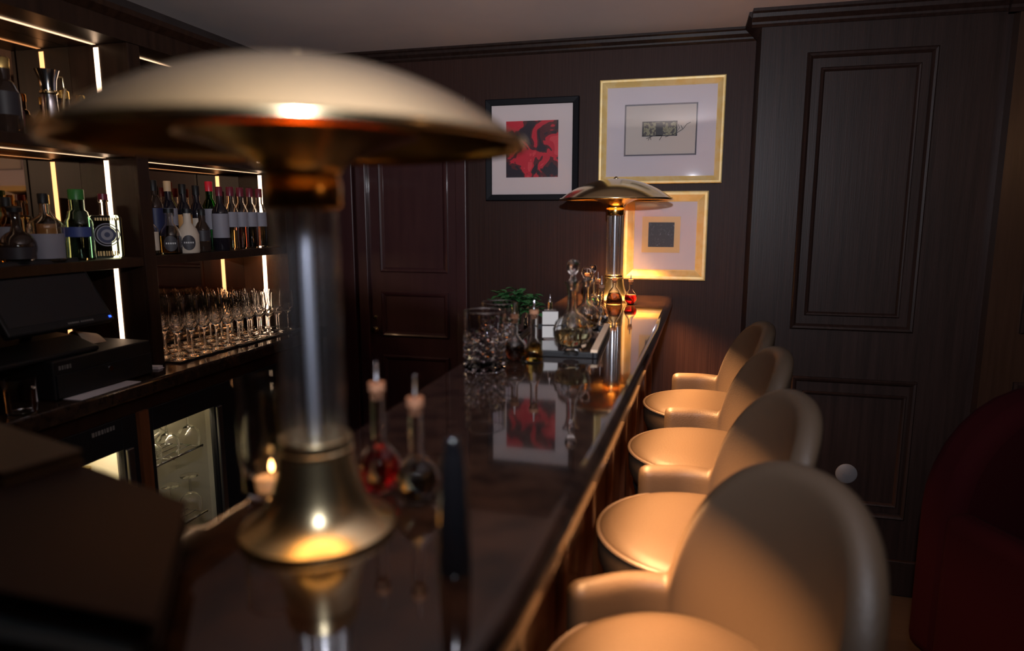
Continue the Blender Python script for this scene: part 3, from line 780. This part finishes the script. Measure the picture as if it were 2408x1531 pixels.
folder('dark blue folder showing its edge under the brown menu', [(-0.462, 0.500), (-0.348, 0.328), (-0.90, 0.335), (-0.90, 0.640)], ZB + 0.0005, ZB + 0.029, 'bluecloth', 'bluecloth')
folder('small tan folder at the back left of the brown menu', [(-0.640, 0.575), (-0.66, 0.50), (-0.88, 0.50), (-0.88, 0.645)], ZB + 0.0505, ZB + 0.066, 'tanleather', 'tanleather')

# ------------------------------------------------------------------ back bar
CZ = 0.952; XF = -1.63; XM = -1.845
bc = obj('back_counter', B((-1.855, -1.50, 0.35, 2.60, CZ - 0.045, CZ)), 'counter', bevel=0.008, segs=3)
tag(bc, 'dark polished worktop of the back bar under the shelves', 'worktop')
cb = empty('back_cabinet', (0, 0, 0))
obj('top_rail', B((-1.85, -1.515, 0.35, 2.58, CZ - 0.085, CZ - 0.0451)), 'darkwood', cb)
obj('divider', B((-1.85, -1.505, 1.545, 1.580, 0.08, CZ - 0.0851)), 'orangewood', cb)['label'] = 'orange brown upright between the two fridges'
obj('end_panel', B((-1.85, -1.515, 2.24, 2.58, 0.08, CZ - 0.0851)), 'darkwood', cb)
obj('near_panel', B((-1.85, -1.515, 0.35, 0.96, 0.08, CZ - 0.0851)), 'darkwood', cb)
obj('plinth', B((-1.83, -1.56, 0.35, 2.58, 0.0, 0.079)), 'black', cb)
tag(cb, 'dark wooden back bar cabinet holding the two fridges', 'cabinet')

def tumbler_bm(bm, x, y, z, r0, r1, h, n=20, wall=0.0016):
    shell([(r0, z), (r1, z + h)], wall, n, 0.006, bm, x, y)

def fridge(label, y0, y1, gy0, gy1, ztop, header_text):
    r = empty('bottle_fridge', (0, 0, 0))
    X0, X1 = -1.845, -1.535
    zt, zb = CZ - 0.086, 0.085
    obj('casing', B((X0, X1, y0, y0 + 0.012, zb, zt), (X0, X1, y1 - 0.012, y1, zb, zt), (X0, X1, y0 + .012, y1 - .012, zt - 0.012, zt), (X0, X1, y0 + .012, y1 - .012, zb, zb + 0.02)), 'black', r)
    obj('lining', B((X0 + .001, X0 + 0.012, y0 + .013, y1 - .013, zb + .021, zt - 0.013), (X0 + .0121, X1 - 0.03, y1 - 0.03, y1 - 0.013, zb + .021, zt - 0.013), (X0 + .0121, X1 - 0.03, y0 + 0.013, y0 + 0.03, zb + .021, zt - 0.013)), 'fridgewall', r)
    dz0 = 0.13
    dn = obj('door', B((X1 + .0005, X1 + 0.022, y0 + .002, gy0, zb, zt), (X1 + .0005, X1 + 0.022, gy1, y1 - .002, zb, zt), (X1 + .0005, X1 + 0.022, gy0, gy1, ztop, zt), (X1 + .0005, X1 + 0.022, gy0, gy1, zb, dz0)), 'black', r, bevel=0.002)
    obj('pane', B((X1 + .008, X1 + 0.011, gy0 - .002, gy1 + .002, dz0, ztop)), 'pane', dn)
    obj('handle', B((X1 + 0.0225, X1 + 0.034, gy1 + 0.003, gy1 + 0.026, 0.30, ztop + 0.0)), 'steel', dn, bevel=0.003)
    for z in (0.655, 0.42):
        bm = bmesh.new()
        for k in range(7): tube(bm, [(X1 - 0.045 - k * 0.036, gy0 - 0.01, z), (X1 - 0.045 - k * 0.036, gy1 + 0.0, z)], 0.0016, 6)
        for yy in (gy0, (gy0 + gy1) / 2, gy1): tube(bm, [(X1 - 0.035, yy, z - 0.003), (X0 + 0.02, yy, z - 0.003)], 0.0018, 6)
        tube(bm, [(X1 - 0.035, gy0 - 0.01, z + .002), (X1 - 0.035, gy1, z + .002)], 0.0035, 8)
        obj('wire_shelf', bm, 'chrome', r, smooth=True)
    obj('light_strip', B((X1 - 0.024, X1 - 0.012, gy0, gy1 - .005, zt - 0.030, zt - 0.024)), 'led_fridge', r)
    if header_text:
        bm = bmesh.new(); y = gy0 + 0.27
        for k, wd in enumerate((8, 5, 8, 7, 4, 8, 7, 6)):
            box(bm, X1 + 0.0222, X1 + 0.0226, y, y + wd * 0.001, ztop + 0.066, ztop + 0.078); y += wd * 0.001 + 0.003
        obj('marking', bm, 'dimtext', dn)
    return tag(r, label, 'fridge', 'fridges under the back bar')
fridge('glass door fridge with lit glassware, right of the orange brown upright', 1.582, 2.235, 1.602, 1.868, 0.795, False)
fridge('dark glass door fridge left of the orange brown upright', 0.965, 1.543, 1.12, 1.488, 0.775, True)

# glassware inside the right fridge
gs = 'glasses chilling in the lit fridge'
def stemglass_mesh(h, rb, rbowl, inverted=False):
    out = [(rb, 0), (rb, 0.0015), (rb * 0.5, 0.004), (0.004, 0.007), (0.0032, h * 0.30), (0.0040, h * 0.42), (rbowl * 0.55, h * 0.49), (rbowl * 0.92, h * 0.60), (rbowl, h * 0.72), (rbowl * 0.92, h * 0.88), (rbowl * 0.84, h)]
    inn = [(rbowl * 0.84 - 0.0012, h), (rbowl * 0.92 - 0.0014, h * 0.88), (rbowl - 0.0014, h * 0.72), (rbowl * 0.90 - 0.0014, h * 0.60), (rbowl * 0.5, h * 0.505), (0, h * 0.46)]
    bm = lathe([(0, 0)] + out + inn, 20)
    if inverted:
        for v in bm.verts: v.co.z = h - v.co.z
    return bm
inv = obj('stem_glass', stemglass_mesh(0.135, 0.030, 0.036, True), 'stemware', smooth=True, angle=50)
spots = [(-1.585, 1.655, 0.660), (-1.60, 1.745, 0.660), (-1.59, 1.83, 0.660), (-1.68, 1.69, 0.660), (-1.69, 1.79, 0.660), (-1.59, 1.65, 0.425), (-1.595, 1.74, 0.425), (-1.60, 1.83, 0.425), (-1.69, 1.70, 0.425)]
for i, (x, y, z) in enumerate(spots):
    o = inv if i == 0 else inv.copy()
    if i: COL.objects.link(o)
    o.location = (x, y, z - 0.0)
    wh = ['front left', 'front middle', 'front right', 'rear left', 'rear right', 'front left', 'front middle', 'front right', 'rear'][i]
    tag(o, 'upturned stem glass, %s on the %s shelf of the lit fridge' % (wh, 'upper' if z > 0.5 else 'lower'), 'glass', gs)
for i, (x, y, c) in enumerate(((-1.76, 1.66, 'liq_amber'), (-1.765, 1.75, 'bot_green'), (-1.76, 1.85, 'liq_clear'))):
    r = empty('small_bottle', (x, y, 0.6597))
    obj('bottle', lathe([(0, 0), (0.026, 0), (0.028, 0.003), (0.028, 0.075), (0.022, 0.095), (0.011, 0.108), (0.010, 0.125), (0, 0.125)], 24), c, r, smooth=True)
    obj('cap', lathe([(0, 0.1251), (0.012, 0.1251), (0.012, 0.134), (0, 0.135)], 18), 'cap_gold', r, smooth=True)
    tag(r, ['amber', 'green', 'clear'][i] + ' small bottle at the back of the lit fridge', 'bottle')
for i, (y, c) in enumerate(((1.44, 'liq_amber'), (1.365, 'liq_yellow'), (1.29, 'liq_amber'), (1.47, 'liq_yellow'))):
    r = empty('wine_bottle', (-1.60 - (0.09 if i == 3 else 0), y, 0.4225))
    obj('bottle', lathe([(0, 0), (0.034, 0), (0.036, 0.004), (0.036, 0.18), (0.028, 0.21), (0.014, 0.235), (0.013, 0.29), (0, 0.29)], 28), c, r, smooth=True)
    obj('cap', lathe([(0, 0.2901), (0.014, 0.2901), (0.014, 0.31), (0, 0.311)], 18), 'cap_gold', r, smooth=True)
    tag(r, ['amber wine bottle nearest the door edge of the left fridge', 'yellow wine bottle in the middle of the left fridge', 'amber wine bottle deeper left in the left fridge', 'yellow wine bottle at the back right of the left fridge'][i], 'bottle', 'wine bottles in the left fridge')

# shelving
su = empty('shelf_unit', (0, 0, 0))
Y0, Y1, Y2 = 0.30, 1.75, 2.525
obj('mirror_back', B((XM - 0.008, XM, Y0, 2.56, CZ + .001, 1.93)), 'mirror', su)['label'] = 'bronze tinted mirror back'
for nme, ya, yb in (('side_panel', Y1, Y1 + 0.040), ('side_panel', Y2, Y2 + 0.035), ('side_panel', Y0 - 0.03, Y0)):
    obj(nme, B((XM + .0005, XF - 0.012, ya, yb, CZ + .001, 1.93)), 'darkwood', su)
for ya, yb in ((Y1 - 0.003, Y1 + 0.043), (Y2 - 0.003, Y2 + 0.050), (Y0 - 0.04, Y0)):
    obj('post', B((XF - 0.0115, XF + 0.004, ya, yb, CZ + .001, 1.93)), 'darkwood', su, bevel=0.002)
for z in (1.270, 1.600):
    for ya, yb in ((Y0 + .001, Y1 - .004), (Y1 + 0.044, Y2 - .004)):
        obj('shelf', B((XM + .0005, XF - 0.002, ya, yb, z, z + 0.028)), 'darkwood', su, bevel=0.001)
obj('header', B((XM - 0.008, XF + 0.006, Y0 - 0.04, 2.58, 1.9305, 1.985)), 'darkwood', su)
bm = bmesh.new(); prism(bm, [(XM, 1.9851), (XF + 0.008, 1.9851), (XF + 0.030, 2.002), (XF + 0.034, 2.016), (XM, 2.016)], 'y', Y0 - 0.06, 2.60)
obj('cornice', bm, 'darkwood', su)
XLd = -1.742
def vled(y, z0, z1, k):
    bm = bmesh.new(); bm.faces.new([bm.verts.new(p) for p in ((XLd - .009, y - .0012, z0), (XLd + .009, y - .0012, z0), (XLd + .009, y - .0012, z1), (XLd - .009, y - .0012, z1))])
    obj('light_strip', bm, 'led_v', su)
def hled(y0, y1, z, m='led_h'):
    bm = bmesh.new(); bm.faces.new([bm.verts.new(p) for p in ((XLd - .008, y0, z - .0012), (XLd + .008, y0, z - .0012), (XLd + .008, y1, z - .0012), (XLd - .008, y1, z - .0012))])
    obj('light_strip', bm, m, su)
for Yp, Ya in ((Y1, Y0 + .01), (Y2, Y1 + 0.045)):
    vled(Yp, CZ + 0.004, 1.269, 1); vled(Yp, 1.300, 1.592, 1); vled(Yp, 1.630, 1.922, 1)
    hled(Ya, Yp - 0.007, 1.600); hled(Ya, Yp - 0.007, 1.930); (hled(Ya, Yp - 0.007, 1.270, 'led_low') if Yp > 2 else None)
tag(su, 'dark wooden bottle shelves with mirror back and warm light strips', 'shelving')

# bottles
def bottle(label, x, y, z, h, rb, kind='wine', glass='bot_dark', cap='cap_wine', lab=None, liq=None, level=0.6, group='bottles on the shelves', lz=(0.25, 0.55), sq=None, neck=0.011):
    r = empty('spirit_bottle', (x, y, z), rz=random.uniform(-.2, .2))
    sh_ = {'wine': (0.62, 0.72), 'tall': (0.66, 0.78), 'squat': (0.55, 0.68), 'round': (0.5, 0.62)}[kind]
    if kind == 'round':
        out = [(rb * 0.7, 0)] + [(rb * math.cos(a), h * 0.30 + h * 0.29 * math.sin(a)) for a in [-1.2 + 2.4 * k / 8 for k in range(9)]] + [(neck, h * 0.66), (neck, h * 0.9)]
    else:
        out = [(rb * 0.93, 0), (rb, 0.004), (rb, h * sh_[0] - 0.012), (rb * 0.97, h * sh_[0]), (rb * 0.80, h * (sh_[0] * 0.6 + sh_[1] * 0.4)), (neck * 1.35, h * sh_[1]), (neck, h * (sh_[1] + 0.03)), (neck, h * 0.955)]
    if glass == 'bot_dark':
        bm = lathe([(0, 0)] + out + [(0, out[-1][1])], 32)
    else:
        bm = shell(out, 0.0022, 32, 0.006)
    bd = obj('body', bm, glass, r, smooth=True, angle=45)
    if liq: obj('liquid', liquid_mesh(out, 0.0022, 0.0065, h * level * sh_[0], 28), liq, bd, smooth=True, angle=45)
    ct = out[-1][1]
    obj('cap', lathe([(0, ct - h * 0.10), (neck + 0.0012, ct - h * 0.10), (neck + 0.0015, h - 0.002), (neck, h), (0, h)] if kind != 'round' else [(0, ct + .0002), (neck * 1.5, ct + .0002), (neck * 1.6, h - .004), (neck, h), (0, h)], 24), cap, r, smooth=True, angle=50)
    if lab:
        z0, z1 = h * lz[0], h * lz[1]; bm = bmesh.new(); n = 24; rr = rb + 0.0006
        A = [bm.verts.new((rr * math.cos(a), rr * math.sin(a), z0)) for a in [-1.9 + 2.8 * k / n - 0.6 for k in range(n + 1)]]
        Bv = [bm.verts.new((v.co.x, v.co.y, z1)) for v in A]
        for k in range(n): bm.faces.new((A[k], A[k + 1], Bv[k + 1], Bv[k]))
        lo = obj('label', bm, lab, r, smooth=True)
    return tag(r, label, 'bottle', group)

ZS = 1.2985
g2 = 'bottles on the shelf above the stem glasses'
bottle('tall bottle with a navy label at the left end of the right shelf', -1.755, 1.945, ZS, 0.245, 0.028, 'tall', 'bot_smoke', 'black', 'label_navy', None, group=g2, lz=(.22, .62))
bottle('dark bottle with a cream capsule on the right shelf', -1.755, 2.010, ZS, 0.245, 0.028, 'wine', 'bot_dark', 'cap_cream', 'label', None, group=g2, lz=(.38, .62))
bottle('dark bottle with a long black neck, third of the back row', -1.755, 2.082, ZS, 0.238, 0.027, 'wine', 'bot_dark', 'black', 'label_orange', None, group=g2, lz=(.3, .55))
bottle('dark bottle with a black cap left of the red capped one', -1.755, 2.150, ZS, 0.236, 0.027, 'wine', 'bot_dark', 'black', 'label_cream', None, group=g2, lz=(.3, .5))
bottle('green bottle with a bright red cap on the right shelf', -1.755, 2.222, ZS, 0.254, 0.030, 'wine', 'bot_green', 'cap_red', 'label', None, group=g2, lz=(.3, .6), neck=0.0125)
bottle('black wine bottle with a white and yellow label in the front row', -1.680, 2.180, ZS, 0.232, 0.029, 'wine', 'bot_dark', 'cap_wine', 'label', None, group=g2, lz=(.2, .58))
bottle('wine red capped bottle of pale liquid, first of four', -1.695, 2.262, ZS, 0.235, 0.026, 'wine', 'glass', 'cap_wine', 'label', 'liq_pale', 0.5, group=g2, lz=(.36, .60), neck=.012)
bottle('wine red capped bottle of pink liquid, second of four', -1.695, 2.322, ZS, 0.235, 0.026, 'wine', 'glass', 'cap_wine', 'label', 'liq_pink', 0.9, group=g2, lz=(.36, .60), neck=.012)
bottle('wine red capped bottle of dark liquid, third of four', -1.695, 2.382, ZS, 0.235, 0.026, 'wine', 'glass', 'cap_wine', 'label', 'liq_dark', 0.95, group=g2, lz=(.36, .60), neck=.012)
bottle('wine red capped bottle of dark liquid beside the light strip, last of four', -1.695, 2.442, ZS, 0.235, 0.026, 'wine', 'glass', 'cap_wine', 'label', 'liq_dark', 0.95, group=g2, lz=(.36, .60), neck=.012)
def medallion(parent_label, x, y, z, rr, h, body, liq, disc, group, name='squat_bottle'):
    r = empty(name, (x, y, z))
    out = [(rr * 0.92, 0), (rr, 0.004), (rr, h * 0.42), (rr * 0.8, h * 0.55), (0.013, h * 0.68), (0.012, h * 0.9)]
    bd = obj('body', shell(out, 0.002, 32, 0.006), body, r, smooth=True, angle=45)
    if liq: obj('liquid', liquid_mesh(out, 0.002, 0.0065, h * 0.40, 28), liq, bd, smooth=True, angle=45)
    obj('cap', lathe([(0, h * 0.9 + .0003), (0.016, h * 0.9 + .0003), (0.016, h), (0, h)], 24), 'black', r, smooth=True, angle=50)
    # oval medallion wrapped on the glass, towards the camera
    bm = bmesh.new(); n = 28; a0 = math.atan2(-y, -x); pts = []
    c = bm.verts.new(((rr + 0.0022) * math.cos(a0), (rr + 0.0022) * math.sin(a0), h * 0.24))
    ring = []
    for k in range(n):
        t_ = 2 * PI * k / n; a = a0 + 0.62 * math.cos(t_) ; ring.append(bm.verts.new(((rr + 0.0016) * math.cos(a), (rr + 0.0016) * math.sin(a), h * 0.24 + h * 0.17 * math.sin(t_))))
    for k in range(n): bm.faces.new((c, ring[k], ring[(k + 1) % n]))
    lo = obj('label', bm, disc, r, smooth=True)
    bm = bmesh.new()
    for k in range(5):
        a = a0 - 0.36 + 0.18 * k
        p = Vector(((rr + 0.0026) * math.cos(a), (rr + 0.0026) * math.sin(a), 0)); tn = Vector((-math.sin(a), math.cos(a), 0)) * 0.0022
        q = [bm.verts.new(p - tn + Vector((0, 0, h * 0.225))), bm.verts.new(p + tn + Vector((0, 0, h * 0.225))), bm.verts.new(p + tn + Vector((0, 0, h * 0.26))), bm.verts.new(p - tn + Vector((0, 0, h * 0.26)))]
        bm.faces.new(q)
    obj('lettering', bm, 'labeltext', lo)
    return tag(r, parent_label, 'bottle', group)
medallion('squat clear bottle of amber liquid with a dark oval label', -1.672, 1.912, ZS, 0.0340, 0.150, 'glass', 'liq_amber', 'label_dark', g2)
medallion('squat white bottle with a dark oval label', -1.668, 1.992, ZS, 0.0345, 0.150, 'label_cream', None, 'label_dark', g2)
bottle('short dark bottle behind the shelf edge, between the white squat bottle and the wine', -1.685, 2.085, ZS, 0.150, 0.026, 'squat', 'bot_smoke', 'black', 'label_dark', None, group=g2, lz=(.25, .5))
bottle('clear flask of cream liqueur at the left end behind the post', -1.700, 1.850, ZS, 0.150, 0.030, 'squat', 'glass', 'cap_cream', 'label_cream', 'liq_pale', 0.8, group=g2, lz=(.1, .5))

# left bay, same level
g1 = 'bottles on the shelf above the till'
def gin(label, x, y):
    r = empty('gin_bottle', (x, y, ZS), rz=math.radians(-38))
    bm = B((-0.022, 0.022, -0.043, 0.043, 0, 0.128)); obj('body', bm, 'bot_teal', r, bevel=0.012, segs=4, smooth=True)
    obj('neck', lathe([(0.012, 0.1281), (0.011, 0.165), (0.014, 0.166), (0.014, 0.172), (0, 0.172)], 24), 'glass', r, smooth=True)
    obj('cap', lathe([(0, 0.1721), (0.013, 0.1721), (0.013, 0.190), (0, 0.190)], 24), 'cap_wine', r, smooth=True)
    bm = bmesh.new()
    def ringd(r0, r1, xx):
        A = [bm.verts.new((xx, r0 * math.cos(t_), 0.070 + r0 * math.sin(t_))) for t_ in [2 * PI * k / 32 for k in range(32)]]
        Bv = [bm.verts.new((xx, r1 * math.cos(t_), 0.070 + r1 * math.sin(t_))) for t_ in [2 * PI * k / 32 for k in range(32)]]
        for k in range(32): bm.faces.new((A[k], A[(k + 1) % 32], Bv[(k + 1) % 32], Bv[k]))
    ringd(0.031, 0.034, 0.0224); ringd(0.024, 0.0275, 0.0224)
    obj('ring_label', bm, 'label', r)
    bm = bmesh.new(); ringd(0.0005, 0.0235, 0.0223); obj('dark_disc', bm, 'label_navy', r)
    bm = bmesh.new(); ringd(0.0075, 0.0160, 0.0226); obj('medallion', bm, 'label', r)
    bm = bmesh.new()
    for zz, n_, hh in ((0.112, 9, 0.008), (0.008, 8, 0.014)):
        yy = -0.028
        for k in range(n_):
            wd = 0.0045 + 0.0015 * ((k * 7) % 3); box(bm, 0.0222, 0.0228, yy, yy + wd * 0.7, zz, zz + hh); yy += wd + 0.0012
    obj('lettering', bm, 'label_gold', r)
    return tag(r, label, 'bottle', g1)
gin('flat shouldered gin bottle with a round pale medallion and gold lettering', -1.690, 1.672)
bottle('clear bottle with a tall green cap and blue band above the till', -1.700, 1.590, ZS, 0.200, 0.036, 'squat', 'bot_teal', 'cap_green', 'label_blue', None, group=g1, lz=(.33, .47), neck=.019)
bottle('clear bottle with a wide pale grey label above the till', -1.695, 1.480, ZS, 0.185, 0.044, 'squat', 'glass', 'black', 'label', 'liq_clear', 0.7, group=g1, lz=(.06, .42))
bottle('dark round flask with a pale band at the left edge of the frame', -1.690, 1.392, ZS, 0.150, 0.042, 'round', 'bot_smoke', 'black', 'label_dark', 'liq_dark', 0.6, group=g1, lz=(.1, .3))
bottle('amber bottle behind the round flask', -1.775, 1.44, ZS, 0.175, 0.030, 'squat', 'liq_amber', 'black', 'label', None, group=g1)
bottle('bottle with a yellow neck behind the grey labelled one', -1.780, 1.560, ZS, 0.185, 0.028, 'wine', 'bot_smoke', 'cap_gold', 'label_orange', None, group=g1)

# top shelf
ZT = 1.6285; g0 = 'objects on the top shelf'
r = empty('silver_jug', (-1.725, 1.560, ZT))
obj('body', lathe([(0, 0), (0.040, 0), (0.042, 0.004), (0.030, 0.030), (0.020, 0.065), (0.0185, 0.130), (0.022, 0.165), (0.030, 0.190), (0.027, 0.190), (0.016, 0.150), (0.014, 0.06), (0, 0.05)], 40), 'chrome', r, smooth=True, angle=50)
obj('collar', lathe([(0.0195, 0.125), (0.0225, 0.128), (0.0225, 0.133), (0.0195, 0.136)], 32, closed=True), 'brass', r, smooth=True)
pts = [(0, 0.022, 0.175), (0, 0.045, 0.178), (0, 0.052, 0.150), (0, 0.042, 0.110), (0, 0.038, 0.070), (0, 0.046, 0.035)]
obj('handle', tube(bmesh.new(), pts, 0.004, 10), 'brass', r, smooth=True)
tag(r, 'waisted silver jug with a curved handle on the top shelf', 'jug')
bottle('dark bottle with an ornate gold crown at the left edge of the top shelf', -1.700, 1.408, ZT, 0.190, 0.036, 'squat', 'bot_smoke', 'cap_gold', 'label_dark', None, group=g0, neck=.018)
bottle('low bottle with a gold cap beside the silver jug', -1.765, 1.640, ZT, 0.150, 0.030, 'squat', 'bot_dark', 'cap_gold', None, None, group=g0, neck=.016)
bottle('bottle with a gold tip next to the upper light strip', -1.775, 1.710, ZT, 0.150, 0.024, 'wine', 'bot_dark', 'cap_gold', None, None, group=g0)
bottle('dark red bottle behind the crown topped one', -1.765, 1.480, ZT, 0.130, 0.030, 'squat', 'bot_smoke', 'cap_wine', 'cap_wine', None, group=g0)

# stem glasses on a rubber mat
mt_ = empty('bar_mat', (0, 0, CZ))
obj('mat', B((-1.835, -1.575, 1.80, 2.10, 0.0, 0.006), (-1.835, -1.565, 2.10, 2.515, 0.0, 0.006)), 'black', mt_, bevel=0.002)
tag(mt_, 'black rubber mat under the rows of stem glasses', 'bar mat')
gA = obj('stem_glass', stemglass_mesh(0.190, 0.030, 0.0285), 'stemware', smooth=True, angle=50)
first = True; LG = 'clear stem glass in the crowded rows on the black mat'
for i in range(11):
    for j in range(4):
        x = -1.606 - j * 0.0615; y = 1.836 + i * 0.0625 + (0.012 if j % 2 else 0.0)
        o = gA if first else gA.copy()
        if not first: COL.objects.link(o)
        first = False
        o.location = (x, y, CZ + 0.0062)
        s_ = 1.0 if i < 4 else (0.92 if i < 8 else 0.86)
        o.scale = (1, 1, s_ * (1.0 + 0.02 * (j % 2)))
        ords = ['first', 'second', 'third', 'fourth', 'fifth', 'sixth', 'seventh', 'eighth', 'ninth', 'tenth', 'eleventh']
        rows_ = ['front row', 'second row', 'third row', 'back row by mirror']
        tag(o, 'clear stem glass in the %s on black mat, %s from wooden post' % (rows_[j], ords[i]), 'glass', 'stem glasses on the back counter')

# cash drawer, till base and screen
r = empty('cash_drawer', (0, 0, CZ))
dcase = obj('casing', B((-1.835, -1.556, 1.335, 1.662, 0.001, 0.104)), 'black', r, bevel=0.004)
dd = obj('drawer', B((-1.5558, -1.550, 1.340, 1.657, 0.006, 0.066)), 'black', r, bevel=0.001)
bm = lathe([(0, 0.004), (0.007, 0.004), (0.008, 0.0), (0, 0)], 20); bmesh.ops.rotate(bm, verts=bm.verts, cent=(0, 0, 0), matrix=Matrix.Rotation(PI / 2, 3, 'Y'))
obj('lock', bm, 'chrome', dd, loc=(-1.550, 1.505, 0.052), smooth=True)
bm = bmesh.new(); y = 1.345
for wd in (6, 5, 3, 6, 5):
    box(bm, -1.5500, -1.5494, y, y + wd * 0.001, 0.0745, 0.0845) ; y += wd * 0.001 + 0.0018
obj('marking', B((-1.5562, -1.5553, 1.352, 1.358, .078, .089), (-1.5562, -1.5553, 1.361, 1.366, .078, .089), (-1.5562, -1.5553, 1.369, 1.372, .078, .089), (-1.5562, -1.5553, 1.375, 1.381, .078, .089), (-1.5562, -1.5553, 1.384, 1.389, .078, .089)), 'dimtext', r)
bm.free()
tag(r, 'black metal cash drawer on the back counter under the till screen', 'cash drawer')
r = empty('till', (0, 0, CZ + 0.1045))
bm = bmesh.new(); prism(bm, [(-1.80, 0.0), (-1.575, 0.0), (-1.575, 0.012), (-1.66, 0.040), (-1.80, 0.050)], 'y', 1.20, 1.50)
obj('base', bm, 'black', r, bevel=0.004)
ang = math.radians(32)
sc = empty('screen', (-1.556, 1.388, 0.085)); sc.parent = r; sc.rotation_euler = (0, -ang, 0)
bpy.data.objects.remove(sc, do_unlink=True)
def tilt(bm):
    bmesh.ops.rotate(bm, verts=bm.verts, cent=(0, 0, 0), matrix=Matrix.Rotation(-ang, 3, 'Y')); return bm
sc = obj('screen', tilt(B((-0.022, 0.0, -0.155, 0.155, 0.0, 0.205))), 'black', r, loc=(-1.556, 1.388, 0.080), bevel=0.004)
obj('display', tilt(B((0.0003, 0.0008, -0.145, 0.145, 0.022, 0.197))), 'screen', sc)
bm = bmesh.new(); y = 0.01
for k, wd in enumerate((5, 4, 5, 4, 5, 3, 0, 5, 4, 5, 5, 4, 3, 5)):
    if wd: box(bm, 0.0003, 0.0007, y, y + wd * 0.001, 0.008, 0.0125)
    y += (wd or 3) * 0.001 + 0.0014
obj('marking', tilt(bm), 'dimtext', sc)
obj('power_light', tilt(B((0.0003, 0.0015, 0.140, 0.147, 0.008, 0.014))), 'led_blue', sc)['label'] = 'small blue power light'
bm = tube(bmesh.new(), [(-1.70, 1.388, 0.045), (-1.66, 1.388, 0.12), (-1.62, 1.388, 0.15)], 0.016, 12); obj('stand', bm, 'black', r, smooth=True)
tag(r, 'black touch screen till tilted back on the cash drawer', 'till')
# curled receipt paper and loose sheet
bm = bmesh.new(); rows = []
for k in range(13):
    t_ = k / 12; rows.append([bm.verts.new((-1.70 + 0.085 * t_ - 0.0 * math.sin(3 * t_), yy, 0.006 + 0.045 * math.sin(PI * t_ * 0.95) * (1 - 0.2 * jj))) for jj, yy in enumerate((1.545, 1.58, 1.615))])
for a, b_ in zip(rows, rows[1:]):
    for q in range(2): bm.faces.new((a[q], a[q + 1], b_[q + 1], b_[q]))
o = obj('receipt_paper', bm, 'receipt', loc=(-0.015, -0.036, CZ + 0.1005), smooth=True)
sl = o.modifiers.new('s', 'SOLIDIFY'); sl.thickness = 0.0008
tag(o, 'curled strip of receipt paper catching light behind the till screen', 'receipt')
bm = B((-0.045, 0.030, -0.095, 0.11, 0, 0.0015)); o = obj('paper_sheet', bm, 'paper', loc=(-1.542, 1.455, CZ + 0.0003), rot=(0, 0, 0.03)); o.location.x = -1.535
tag(o, 'white paper sheet lying in front of the cash drawer', 'paper')
bm = B((-0.020, 0.020, -0.015, 0.015, 0, 0.0015), (-0.018, 0.016, -0.012, 0.014, 0.0015, 0.008)); o = obj('paper_scrap', bm, 'paper', loc=(-1.60, 1.722, CZ + 0.0003), rot=(0, 0, 0.2))
tag(o, 'small folded paper beside the cash drawer corner', 'paper')
bm = bmesh.new(); tumbler_bm(bm, 0, 0, 0, 0.030, 0.036, 0.085, 32); o = obj('tumbler', bm, 'glass', loc=(-1.545, 1.235, CZ + 0.0003), smooth=True, angle=50)
tag(o, 'clear tumbler at the left edge of the back counter', 'glass')

# ------------------------------------------------------------------ red armchair, lower right
r = empty('armchair', (1.10, 1.83, -0.0), rz=math.radians(25))
obj('seat', B((-0.27, 0.27, -0.30, 0.24, 0.20, 0.46)), 'redfabric', r, bevel=0.05, segs=4, smooth=True)
bm = bmesh.new(); pts = []
for k in range(17):
    a = PI * k / 16; pts.append((0.33 * math.cos(a), 0.62 + 0.34 * math.sin(a)))
pts = [(0.33, 0.20)] + pts + [(-0.33, 0.20)]
prism(bm, pts, 'y', 0.24, 0.37); obj('backrest', bm, 'redfabric', r, bevel=0.04, segs=4, smooth=True)
for sx in (-1, 1): obj('arm', B((sx * 0.27 + (0 if sx > 0 else -0.09), sx * 0.27 + (0.09 if sx > 0 else 0), -0.30, 0.25, 0.18, 0.66)), 'redfabric', r, bevel=0.035, segs=4, smooth=True)
for sx in (-1, 1):
    for sy in (-0.26, 0.30): obj('leg', tube(bmesh.new(), [(sx * 0.26, sy, 0.21), (sx * 0.28, sy, 0)], [0.02, 0.012], 10), 'darkwood', r, smooth=True)
tag(r, 'dark red upholstered armchair with a rounded back in the shadows at lower right', 'armchair')
